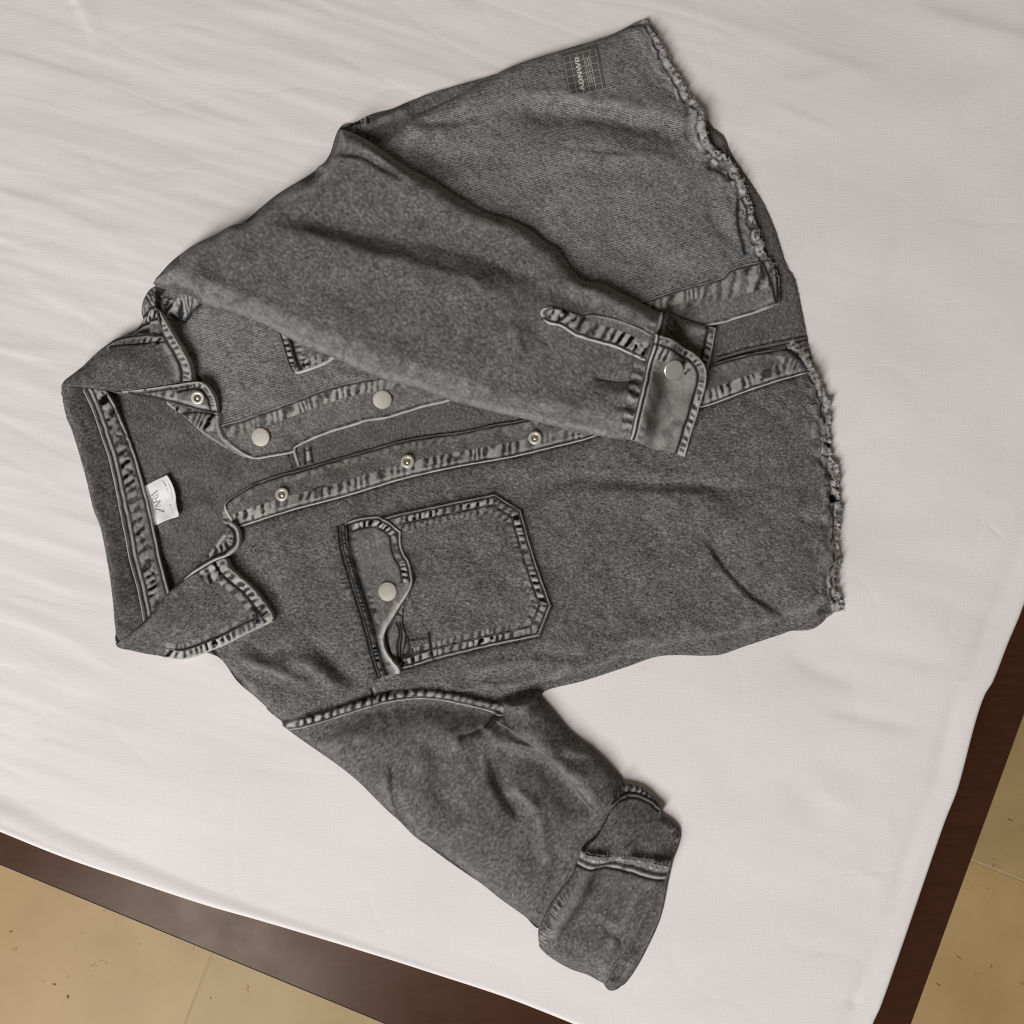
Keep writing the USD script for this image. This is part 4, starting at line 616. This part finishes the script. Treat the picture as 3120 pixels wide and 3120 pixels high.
# --- upper sleeve, laid across the fronts
sl_top = c13((70, 700), (100, 650), (158, 610), (212, 548), (300, 460), (400, 390), (480, 340), (620, 280), (740, 210), (850, 190), (920, 140), (980, 70)) + c14((0, 620), (130, 580), (150, 500), (220, 450), (270, 370), (310, 260), (330, 205))
sl_up = c14((330, 200), (400, 235), (530, 305), (590, 345), (780, 480), (1000, 600), (1200, 730), (1400, 840), (1600, 900), (1750, 980), (1850, 1060), (1932, 1110)) + c4((430, 0), (560, 30), (700, 105), (840, 175), (885, 195))
sl_low = c13((140, 640), (300, 690), (440, 735), (540, 790), (780, 860), (1000, 950), (1200, 1060), (1500, 1190), (1860, 1340)) + c15((800, 390), (980, 460), (1250, 530), (1500, 590), (1700, 640), (1932, 690)) + c4((300, 880), (400, 905), (540, 925), (600, 940), (700, 948))
P = Panel(sl_top[2:] + sl_up[1:-1] + c4((890, 200, 1), (860, 340), (830, 450), (790, 600), (745, 800), (725, 945, 1)) + sl_low[::-1][1:-1] + c13((165, 645)), zref=16, res=0.7, t=1.5, drape=16, puff=18.5, fold=[sl_top, sl_up, sl_low], fold_r=18, rough=1.2, seed=41)
rid = c13((950, 222), (1200, 312), (1420, 380)) + c14((300, 1130), (600, 1230), (900, 1300), (1300, 1420), (1500, 1540), (1730, 1680))
val = c13((1000, 185), (1250, 205), (1480, 245)) + c14((420, 985), (700, 1060), (1100, 1095), (1500, 1235), (1800, 1385), (2000, 1520))
P.fold(val, -4.4, 28, 11, taper=.22); P.fold(rid, 4.0, 9, 26, taper=.22)
P.fold(c14((250, 440), (400, 452), (520, 470), (640, 540), (780, 620), (880, 690)), -3.4, 8, 4); P.fold(c14((440, 400), (560, 440), (720, 545), (900, 690)), 2.2, 4, 5); P.fold(c14((150, 520), (200, 560), (220, 620)), -1.6, 4, 4); P.fold(c14((700, 690), (900, 760), (1200, 900)), 1.2, 10, 10)
P.fold(c13((200, 600), (320, 500), (420, 440)), -1.6, 8, 8); P.fold(c13((300, 560), (600, 520), (800, 560)), -1.6, 12, 14); P.fold(c13((200, 640), (500, 735), (800, 800), (1000, 900), (1200, 1020)), 1.4, 10, 6)
P.fold(c4((480, 585), (560, 598), (640, 610), (775, 600)), -3.2, 2.6, 5, taper=.2, sharp=True); P.fold(c4((600, 760), (690, 770), (760, 775)), -1.0, 3, 3); P.fold(c4((550, 690), (640, 700), (770, 690)), 1.2, 5, 5); P.fold(c4((300, 0), (450, 80), (600, 165), (780, 215)), 1.8, 8, 6); P.fold(c4((250, 60), (330, 130), (500, 180)), -2.4, 6, 8); P.fold(c4((0, 820), (200, 830), (450, 880), (650, 900)), -1.6, 10, 6); P.fold(c4((60, 420), (150, 380), (230, 330)), -2.2, 10, 8); P.fold(c4((350, 470), (550, 500), (760, 560)), 1.0, 10, 10); P.fold(c15((1000, 560), (1400, 500), (1700, 560)), -1.2, 14, 14); P.fold(c14((1500, 1700), (1700, 1800), (1900, 1930)), 1.4, 8, 10)
P.pucker(c4((890, 200), (860, 340), (790, 600), (745, 800), (725, 945)), 1, 9, 7, dz=.8, dark=.35, light=.3, slant=.1, seed=5)
P.line(sl_low[3:], -2.0, 1.6, light=.22, brk=.4); P.line(sl_up, 2.5, 2.0, light=.2, brk=.4)
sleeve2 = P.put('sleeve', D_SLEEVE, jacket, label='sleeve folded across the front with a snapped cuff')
# sleeve placket, under-lap and cuff
sp = c4((190, 192), (205, 180), (250, 174), (350, 198), (440, 228), (480, 221), (600, 240), (750, 290), (842, 332))
spb = c4((192, 255), (230, 275), (300, 292), (395, 350), (600, 402), (720, 452), (795, 480))
P = Panel(c4((186, 220),) + sp[:-1] + c4((845, 335, 1), (820, 420), (800, 484, 1)) + spb[::-1][1:-1], zref=27, res=0.45, t=1.7, edge=1.5, rough=.6, seed=43)
P.line(spb, -.5, .7, light=.85, dz=.5, brk=.1); P.line(spb, -1.9, .5, dark=.9, dz=-.3); P.line(c4((186, 250), (190, 200), (250, 174)), .6, .6, light=.8); P.line(c4((215, 245), (215, 205), (260, 185), (330, 200)), .2, .5, dark=.85); P.line(c4((275, 270), (320, 240), (350, 215)), w=.8, dark=.95, dz=-.4); P.line(c4((405, 320), (420, 270), (445, 240)), w=1.3, dark=.9, dz=-.4); P.pucker(spb, -2.5, -11, 6, dark=.75, light=.45, seed=4); P.line(sp[4:], .8, .6, light=.4)
P.pucker(c4((700, 440), (800, 470)), -8, 1, 4, dark=.45, seed=8); P.put('sleeve_placket', D_TRIM, sleeve2)
cut_ = c4((905, 200), (960, 192), (1060, 222), (1150, 248), (1244, 272))
P = Panel(c4((880, 215, 1),) + cut_[:-1] + c4((1244, 270, 1), (1232, 340), (1222, 400), (1195, 500), (1165, 590, 1), (1050, 560), (900, 480), (835, 400)), zref=24, res=0.45, t=1.6, drape=6, puff=4, fold=[cut_], fold_r=8, edge=1.5, rough=.6, seed=44)
we = c4((1244, 272), (1232, 340), (1222, 400), (1195, 500), (1165, 590)); P.line(we, .8, .8, light=.5, dz=.3, brk=.2); P.pucker(we, 1, 5, 4, dark=.6, light=.6, seed=3); P.line(we, 5.8, .8, dark=.9, dz=-.4); P.line(c4((905, 200), (890, 270), (870, 345)), w=.9, dark=.9, dz=-.4); P.line(c4((895, 195), (880, 270), (862, 345)), w=.6, light=.7); P.pucker(c4((920, 205), (900, 350)), -8, -1, 5, dark=.95, light=.3, seed=6); P.line(c4((930, 210), (990, 225), (990, 260)), w=.6, dark=.8)
P.put('cuff_underlap', D_TRIM, sleeve2)
ct = c4((842, 352), (900, 368), (960, 385), (1030, 402), (1085, 425), (1130, 468), (1160, 520), (1170, 570)); cw = c4((1170, 570), (1162, 640), (1150, 690), (1112, 820), (1085, 900), (1070, 950), (1048, 1040)); cl = c4((840, 355), (830, 420), (812, 480), (790, 570), (768, 660), (745, 750), (722, 850), (708, 945)); cb = c4((708, 945), (780, 968), (880, 998), (960, 1008), (1000, 1025), (1048, 1040))
P = Panel(c4((840, 350, 1),) + ct[1:-1] + cw[:-1] + c4((1048, 1042, 1),) + cb[::-1][1:-1] + c4((708, 945, 1),) + cl[::-1][1:-1], zref=27, res=0.45, t=1.9, drape=10, puff=9, fold=[cb], fold_r=11, edge=1.5, opens=[cw], open_r=10, open_min=.7, rough=.6, seed=45)
P.z = np.maximum(P.z, hsample(ndi.gaussian_filter(H, 3), P.X, P.Y) + 1.4 * np.sqrt(np.clip(P.d / 1.5, 0, 1)))
ce = ct + cw[1:]; P.line(ce, .7, .8, light=.6, dz=.4, brk=.2); P.pucker(ce, 1.4, 5, 4.6, dz=.4, dark=.55, light=.6, seed=81); P.line(ce, 6.0, .75, dark=.95, dz=-.5); P.line(ce, 4.8, .7, light=.35, brk=.3)
P.line(cl, -.8, .75, light=.85, dz=.5, brk=.1); P.line(cl, .4, .4, dark=.6); P.line(cl, -2.3, .6, dark=.95, dz=-.4); P.line(cl, -3.6, .6, light=.5, brk=.3); P.pucker(cl, -4, -9, 6, dark=.45, light=.35, seed=82, amt=.7); P.pucker(c4((860, 420), (980, 450), (1080, 500)), 0, 8, 5, dark=.6, light=.4, seed=84); P.fold(c4((830, 780), (820, 880), (800, 950)), -.9, 3, 3)
P.light = np.maximum(P.light, .16 + .12 * np.clip(nz(P.shape, P.res, 7, 9), -1, 1)); cuff = P.put('cuff', D_TRIM, sleeve2)

# --- collar: standing fold at the neck, stand band, two leaves, the stand's ends
P = Panel(c1((270, 806, 1), (200, 792), (125, 772, 1), (111, 800), (112, 900), (140, 1020), (180, 1130), (270, 1450), (330, 1700)) + c2((380, 500), (430, 750), (470, 1000), (500, 1250), (512, 1330), (545, 1362, 1), (640, 1290), (725, 1188, 1), (660, 950), (600, 750), (560, 540), (520, 350), (445, 0)) + c1((405, 1200), (335, 980)), zref=16, res=0.55, t=2.0, rough=.8, seed=51, zpts_max=False,
          zpts=[p + (z,) for p, z in zip(c1((125, 790), (112, 900), (180, 1130), (270, 1450), (345, 1750)) + c2((300, 250), (380, 500), (430, 750), (470, 1000), (510, 1330), (545, 1362)), (24, 24, 23, 22, 22, 22, 22, 22, 23, 25, 25))] +
                [p + (z,) for p, z in zip(c1((275, 806), (335, 980), (405, 1200), (490, 1560)) + c2((520, 350), (600, 750), (660, 950), (722, 1188)), (14, 11, 9.5, 9.0, 9.0, 9.0, 10.5, 16))])
rim = c1((125, 780), (112, 900), (180, 1130), (270, 1450), (330, 1700)) + c2((380, 500), (430, 750), (470, 1000), (500, 1250), (545, 1362)); d_ = np.abs(P.curve(rim, 40)[0]); P.z -= 4.5 * np.clip(1 - d_ / 5, 0, 1) ** 2
band_l = c1((268, 806), (335, 980), (405, 1200), (445, 1330)) + c2((520, 350), (560, 540), (600, 750), (660, 950), (725, 1188))
P.line(band_l, 1.2, 1.0, dark=.8, dz=-.5)
collar = P.put('collar', D_COLLAR, jacket)
band_r = c1((435, 824), (480, 900), (520, 1000), (580, 1150), (640, 1320), (690, 1500)) + c2((740, 370), (780, 550), (830, 760), (895, 970))
P = Panel(c1((266, 804, 1), (350, 812)) + c1((438, 824, 1),) + band_r[1:-1] + c2((897, 972, 1), (800, 1090), (722, 1192, 1)) + band_l[::-1][1:-1], zref=9, res=0.45, t=1.7, edge=1.4, rough=.6, seed=52, zpts_max=True, zpts=[p + (z,) for p, z in zip(c1((268, 806), (335, 980), (405, 1200), (490, 1560)) + c2((520, 350), (600, 750), (660, 950), (722, 1188)) + c1((435, 824), (520, 1000), (640, 1320)) + c2((690, 170), (780, 550), (895, 970)), (15.5, 12.5, 11, 10.5, 10.5, 10.5, 12, 17, 13, 9, 7.5, 7.5, 8, 12))])
P.line(band_l, -.9, .8, light=.75, dz=.5, brk=.15); P.line(band_l, -2.2, .55, dark=.95, dz=-.4); P.line(band_l, -4.0, .8, light=.55, dz=.3, brk=.4); P.line(band_l, -5.3, .6, dark=.9, dz=-.4, brk=.2); P.pucker(band_l, -6.0, -13, 6.2, dz=.55, dark=.95, light=.4, seed=91, amt=.9, slant=-.5); P.line(band_r, 1.0, .9, light=.7, dz=.5, brk=.15); P.line(band_r, 2.4, .6, dark=.95, dz=-.4); P.line(band_r, -.3, .5, dark=.7); P.pucker(band_l, -9, -15.5, 8.0, dz=.3, dark=.7, light=.2, seed=95, amt=.7)
P.put('collar_stand', D_TRIM, collar)
# yoke seam showing past the upper leaf
P = Panel(c1((540, 400), (600, 360), (655, 285), (645, 230), (655, 150), (690, 80), (722, 52), (755, 55), (785, 90), (795, 150), (800, 220), (850, 420), (700, 440)), zref=11, res=0.45, t=1.8, drape=3, puff=6, fold=[c1((540, 400), (600, 360), (655, 285), (645, 230), (655, 150), (690, 80), (722, 52))], fold_r=9, rough=.6, seed=53)
for k, pp in enumerate((c1((560, 385), (680, 330), (810, 300)), c1((640, 285), (720, 240), (800, 205)))): P.line(pp, 0, .8, dark=.95, dz=-.5); P.line(pp, 1.8, .8, light=.6, dz=.3); P.pucker(pp, -1, -6, 3.6, dark=.9, light=.6, seed=k)
P.fell(c1((690, 90), (740, 150), (800, 225)), -1, 4, puck=.8, period=3); P.put('yoke', D_TRIM, collar)
up_tip = c1((800, 225), (850, 300), (900, 380), (970, 500), (1022, 600), (1042, 690), (1040, 745))
P = Panel(c1((108, 800, 1), (122, 755), (170, 705), (230, 645), (350, 512), (400, 470), (440, 438), (520, 405), (620, 388), (740, 392), (820, 400), (815, 300), (795, 215, 1)) + up_tip[1:-1] + c1((1040, 752, 1), (1015, 768), (930, 778), (740, 808), (560, 832, 1), (450, 822), (350, 806), (200, 794)), zref=20, res=0.5, t=2.0, edge=1.5, rough=.8, seed=54, zpts_max=True,
          zpts=[p + (z,) for p, z in zip(c1((110, 795), (200, 794), (350, 806), (560, 832), (740, 808), (930, 778), (1040, 750), (1020, 600), (900, 380), (800, 220), (620, 390), (440, 440), (350, 512), (230, 645), (500, 620), (700, 600)), (26, 27, 27, 26, 24, 21, 18, 19, 20, 17, 15, 13, 15, 19, 25, 24))])
P.line(up_tip, .6, .8, light=.8, dz=.5, brk=.1); P.pucker(up_tip, 1.2, 5, 4, dark=.6, light=.7, seed=3); P.line(up_tip, 6.0, .75, dark=.95, dz=-.5); P.line(up_tip, 4.2, 2.0, light=.4); P.line(up_tip, 8.5, 1.2, light=.4, brk=.4)
ol = c1((400, 478), (450, 450), (540, 425), (640, 412), (740, 412), (830, 420)); P.line(ol, -.2, .8, dark=.9, dz=-.3); P.line(ol, 1.3, .7, light=.5); P.pucker(ol, 1, 5.5, 4, dark=.7, light=.4, seed=5); P.line(c1((430, 462), (560, 452), (850, 432)), 2.6, .6, dark=.95, dz=-.5)
P.fold(c1((150, 780), (400, 640), (700, 480)), .8, 14, 14); P.put('collar_leaf', D_COLLAR, collar)
# neck facing and stand ends
P = Panel(c1((480, 838, 1), (560, 828), (740, 806), (930, 776), (1040, 756), (1105, 752), (1150, 775), (1185, 820), (1212, 880), (1226, 972, 1), (1170, 975), (1100, 960), (980, 925), (880, 902), (760, 872), (640, 850)), zref=21, res=0.4, t=2.2, edge=1.4, rough=.5, seed=55, zpts_max=True, zpts=[p + (z,) for p, z in zip(c1((480, 838), (740, 806), (930, 776), (1105, 752), (1212, 880), (1226, 972), (1100, 960), (880, 902), (640, 850)), (27, 25, 23, 20, 18, 15, 15, 19, 24))])
te = c1((560, 828), (740, 806), (930, 776), (1040, 756), (1105, 752), (1150, 775), (1185, 820), (1212, 880), (1226, 972)); tb = c1((600, 846), (760, 872), (880, 902), (980, 925), (1100, 960), (1226, 978))
P.line(te, .5, .7, light=.8, dz=.4); P.line(te[2:], 4.6, .9, dark=.95, dz=-.5); P.line(te[:4], 2.5, .7, dark=.9, dz=-.4); P.line(tb, -.6, .9, dark=.9, dz=-.5); P.line(tb, -2.0, .8, light=.7, brk=.4); P.pucker(te, 1.2, 4, 4, dark=.4, light=.5, seed=4); P.pucker(c1((700, 850), (940, 860)), -4, 5, 5, dark=.9, light=.6, seed=6)
tab1 = P.put('stand_end', D_TRIM, collar)
lt = c2((1240, 735), (1300, 728), (1330, 785), (1400, 850), (1500, 938), (1565, 1015), (1620, 1090), (1658, 1150)); lb = c2((1640, 1195), (1560, 1235), (1400, 1312), (1300, 1365), (1200, 1405), (1100, 1445), (1000, 1475), (930, 1478), (850, 1466))
P = Panel(c2((512, 1345, 1), (600, 1280), (720, 1190), (800, 1090), (890, 972), (1000, 880), (1120, 815), (1235, 745, 1)) + lt[1:-1] + c2((1658, 1160), (1652, 1185)) + lb + c2((800, 1450), (700, 1432), (600, 1402), (540, 1380)), zref=15, res=0.5, t=2.0, edge=1.5, rough=.8, seed=56, zpts_max=True,
          zpts=[p + (z,) for p, z in zip(c2((515, 1345), (720, 1190), (890, 972), (1000, 880), (1240, 740), (1330, 785), (1500, 938), (1655, 1155), (1560, 1235), (1200, 1405), (850, 1466), (600, 1402), (850, 1250), (1150, 1050), (1350, 1050)), (26, 24, 21, 19, 17, 17, 17, 16, 14, 12, 12, 18, 21, 20, 18.5))])
fl_ = c2((512, 1345), (600, 1280), (720, 1190), (800, 1090), (890, 972), (1000, 880)); d_ = np.abs(P.curve(fl_, 30)[0]); P.z -= 3 * np.clip(1 - d_ / 4, 0, 1) ** 2
P.line(lt, .7, .9, light=.7, dz=.4, brk=.2); P.pucker(lt, 1, 6, 5, dark=.45, light=.75, seed=3, dz=.4); P.line(lt, 6.8, .7, dark=.95, dz=-.5); P.pucker(lt, 7.5, 12, 6, dark=.35, light=.55, seed=4, amt=.8); P.line(lb, .7, .9, light=.7, dz=.4, brk=.2); P.pucker(lb, 1, 6, 4.4, dark=.75, light=.75, seed=5, dz=.4); P.line(lb[:-1], 6.8, .7, dark=.95, dz=-.5, brk=.1); P.pucker(lb, 7.5, 11, 6, dark=.6, light=.5, seed=6, amt=.7)
P.line(c2((1500, 1080), (1530, 1130), (1530, 1200)), w=1.6, dark=.95, dz=-.4); P.line(c2((1590, 1070), (1560, 1110), (1500, 1150)), w=1.2, dark=.9); P.blob(c2((1620, 1160))[0], 4, .8); P.line(c2((1600, 1140), (1640, 1170)), w=2.2, light=.7)
P.fold(c2((1120, 880), (1180, 830), (1230, 770)), -1.6, 3, 4); P.fold(c2((950, 970), (1050, 970), (1150, 960)), -.9, 5, 5); P.pucker(c2((1130, 860), (1230, 760)), -4, 8, 5, dark=.8, light=.6, seed=8); P.put('collar_leaf', D_COLLAR, collar)
P = Panel(c2((1000, 884, 1), (1080, 800), (1150, 720), (1200, 650), (1260, 550), (1310, 480), (1335, 458, 1), (1385, 505), (1403, 570), (1400, 625), (1375, 665), (1312, 712), (1220, 748), (1120, 808)), zref=15, res=0.4, t=2.0, edge=1.3, rough=.4, seed=57, zpts_max=True, zpts=[p + (z,) for p, z in zip(c2((1000, 884), (1150, 720), (1335, 458), (1403, 570), (1312, 712), (1120, 808)), (20, 17, 14, 15, 18, 20))])
tr = c2((1335, 458), (1385, 505), (1403, 570), (1400, 625), (1375, 665), (1312, 712), (1220, 748), (1120, 808), (1000, 884)); P.line(tr, .6, .9, light=.85, dz=.5, brk=.1); P.line(tr[:7], 3.2, .8, dark=.95, dz=-.5); P.line(tr[5:], 2.4, .7, dark=.95, dz=-.4); P.line(c2((1030, 840), (1150, 710), (1250, 570), (1320, 480)), -1.2, .9, dark=.9, dz=-.4); P.line(c2((1180, 700), (1250, 600), (1310, 510)), 1.0, .7, light=.6); P.pucker(tr, 4, 9, 5, dark=.8, light=.4, seed=3)
P.put('stand_end', D_TRIM, collar)
P = Panel(c2((1285, 322, 1), (1262, 380), (1250, 425), (1262, 460), (1300, 475), (1345, 455), (1330, 420), (1300, 370)), zref=10, res=0.4, t=1.4, rough=.3, seed=58); P.line(c2((1290, 330), (1305, 380), (1345, 450)), .6, .8, light=.8); P.pucker(c2((1260, 390), (1270, 470)), -6, 0, 4, dark=.9); P.put('neck_facing', D_TRIM, front1)

# --- neck label
la = crop(420, 1430, 9.6625)
P = Panel(la((150, 490, 1), (300, 410), (550, 290), (838, 172, 1), (880, 182), (980, 330), (1040, 450), (1085, 570), (1130, 800), (1140, 980), (1190, 1180), (1222, 1340), (1190, 1395, 1), (900, 1478), (700, 1550), (470, 1652, 1), (420, 1580), (330, 1330), (240, 900)), zref=9, res=0.35, t=.5, edge=.5, rough=0.12, seed=61)
d_ = P.curve(la((150, 490), (240, 900), (330, 1330), (440, 1640)), 60)[0]; d_ = np.clip(-d_, 0, 40); P.z += 5.5 * (d_ / 28) ** 1.3
P.fold(la((1150, 250), (1080, 800), (1180, 1400)), 0.8, 3, 3, edge_fade=0)
label = P.put('neck_label', M_LABEL, jacket, under=True)
def stroke(pts, w): return ribbon(la(*pts), w, .12)
zs = [stroke(((760, 1130), (775, 1270)), .3), stroke(((770, 1255), (640, 1200), (510, 1155)), .95), stroke(((500, 1150), (545, 1310)), .3), stroke(((705, 1050), (600, 1095), (505, 1100)), .35), stroke(((505, 1100), (580, 1020), (665, 950)), .8), stroke(((625, 960), (605, 1050)), .25),
      stroke(((665, 925), (560, 955), (445, 990)), .85), stroke(((445, 985), (420, 900), (440, 860), (490, 850), (520, 880), (530, 940)), .4), stroke(((525, 880), (600, 770)), .55), stroke(((610, 720), (500, 790), (400, 775)), .4), stroke(((400, 775), (480, 700), (575, 620)), .9), stroke(((540, 680), (530, 760)), .25)]
obj('label_lettering', cat(zs), M_INK, label)
sm_ = [stroke(((730, 330), (770, 395)), .55), stroke(((775, 405), (830, 500)), .6), stroke(((940, 1020), (965, 1085)), .45)]
obj('label_lettering', cat(sm_), M_INK, label)
fa_ = [stroke(((850, 540), (890, 680)), .4), stroke(((900, 400), (985, 640), (1010, 900)), .35), stroke(((980, 1120), (1020, 1310)), .4), stroke(((1060, 1130), (1090, 1290)), .35)]
obj('label_lettering', cat(fa_), M_INK2, label)

# --- press studs
def revolve(prof, n=40): return trimesh.creation.revolve(np.array(prof) / 1000, sections=n)
def seat(meshes, p, tilt=1.0):
    T = align((lambda v: v / np.linalg.norm(v))(np.array([0, 0, 1]) * (1 - tilt) + slope(p) * tilt)); T[:3, 3] = top(p, .3); q = T[:2, 3] * 1000; T[2, 3] = (max(hz(q[0] + 5 * math.cos(t), q[1] + 5 * math.sin(t)) - 5 * (-(slope(p)[:2] * tilt) @ [math.cos(t), math.sin(t)]) for t in np.arange(0, 6.28, .5)) + .2) / 1000; return [m.copy().apply_transform(T) for m in meshes]
CAP = revolve([(0, -1), (7.6, -1), (7.75, .2), (7.65, .8), (7.3, 1.15), (6.6, 1.3), (3.0, 1.42), (0, 1.45)])
RING = revolve([(2.6, -.8), (2.5, .5), (2.8, 1.1), (3.6, 1.5), (4.7, 1.45), (5.3, 1.0), (5.5, .2), (5.5, -.8)]); DOT = revolve([(0, -.5), (2.0, -.5), (1.9, .5), (1.2, 1.0), (0, 1.15)], 24); HOLE = revolve([(0, -.3), (2.7, -.3), (2.7, .05), (0, .1)], 24)
for p, par in ((c1((1558, 1163))[0], front2), (c13((1850, 1492))[0], front2), (c3((712, 862))[0], pocket), (c4((963, 540))[0], sleeve2)):
    a, = seat([CAP], p, .55); obj('snap_cap', a, M_SILVER if par == sleeve2 else M_SNAP, par, smooth=40)
for p, par, hole in ((c1((1095, 875))[0], collar, True), (c1((1715, 1585))[0], front1, False), (c15((735, 872))[0], front1, False), (c15((1568, 718))[0], front1, False)):
    a, h_, d_ = seat([RING, HOLE, DOT], p, .6); s_ = obj('snap_socket', a, M_SOCKET, par, smooth=40)
    if par == collar: obj('snap_stud', trimesh.util.concatenate([h_]), M_DARK, collar, smooth=40); obj('snap_stud', d_.copy(), M_BRASS, collar, smooth=40)
    else: obj('snap_stud', h_, M_BRASS, par, smooth=40); obj('snap_stud', d_, M_BRASS, par, smooth=40)

# --- small dirt on the floor tiles
def speck(p, r, e=1.0, rot=0):
    r *= .5; e = min(e, 5); m = trimesh.creation.icosphere(1, 1.0); m.vertices *= 1 + 0.25 * RNG.standard_normal((len(m.vertices), 1)); m.apply_scale((r * e, r, r * .3)); m.apply_transform(trimesh.transformations.rotation_matrix(rot, [0, 0, 1])); q = w2([p], ZF)[0]; m.apply_translation((q[0] / 1000, q[1] / 1000, ZF / 1000 + r * .2)); return m
bits = [speck(p, r, e, a) for p, r, e, a in ((c9((500, 1730))[0], .0026, 1.6, 1.5), (c9((400, 1640))[0], .002, 1.8, 0), (c9((780, 1480))[0], .0008, 14, 1.5), (c9((80, 1250))[0], .0016, 2.5, 0), (c11((1450, 1440))[0], .0014, 5, -.6), (c11((1300, 1640))[0], .0014, 5, -.5), (c11((1670, 938))[0], .001, 1.5, 0), (c11((1575, 1560))[0], .001, 1.6, 0), (c11((1830, 430))[0], .0014, 4, -.3), (c9((1550, 1740))[0], .0015, 1.5, 1.2))]
for b in bits: obj('dirt_speck', b, M_SPECK, floor, smooth=True)
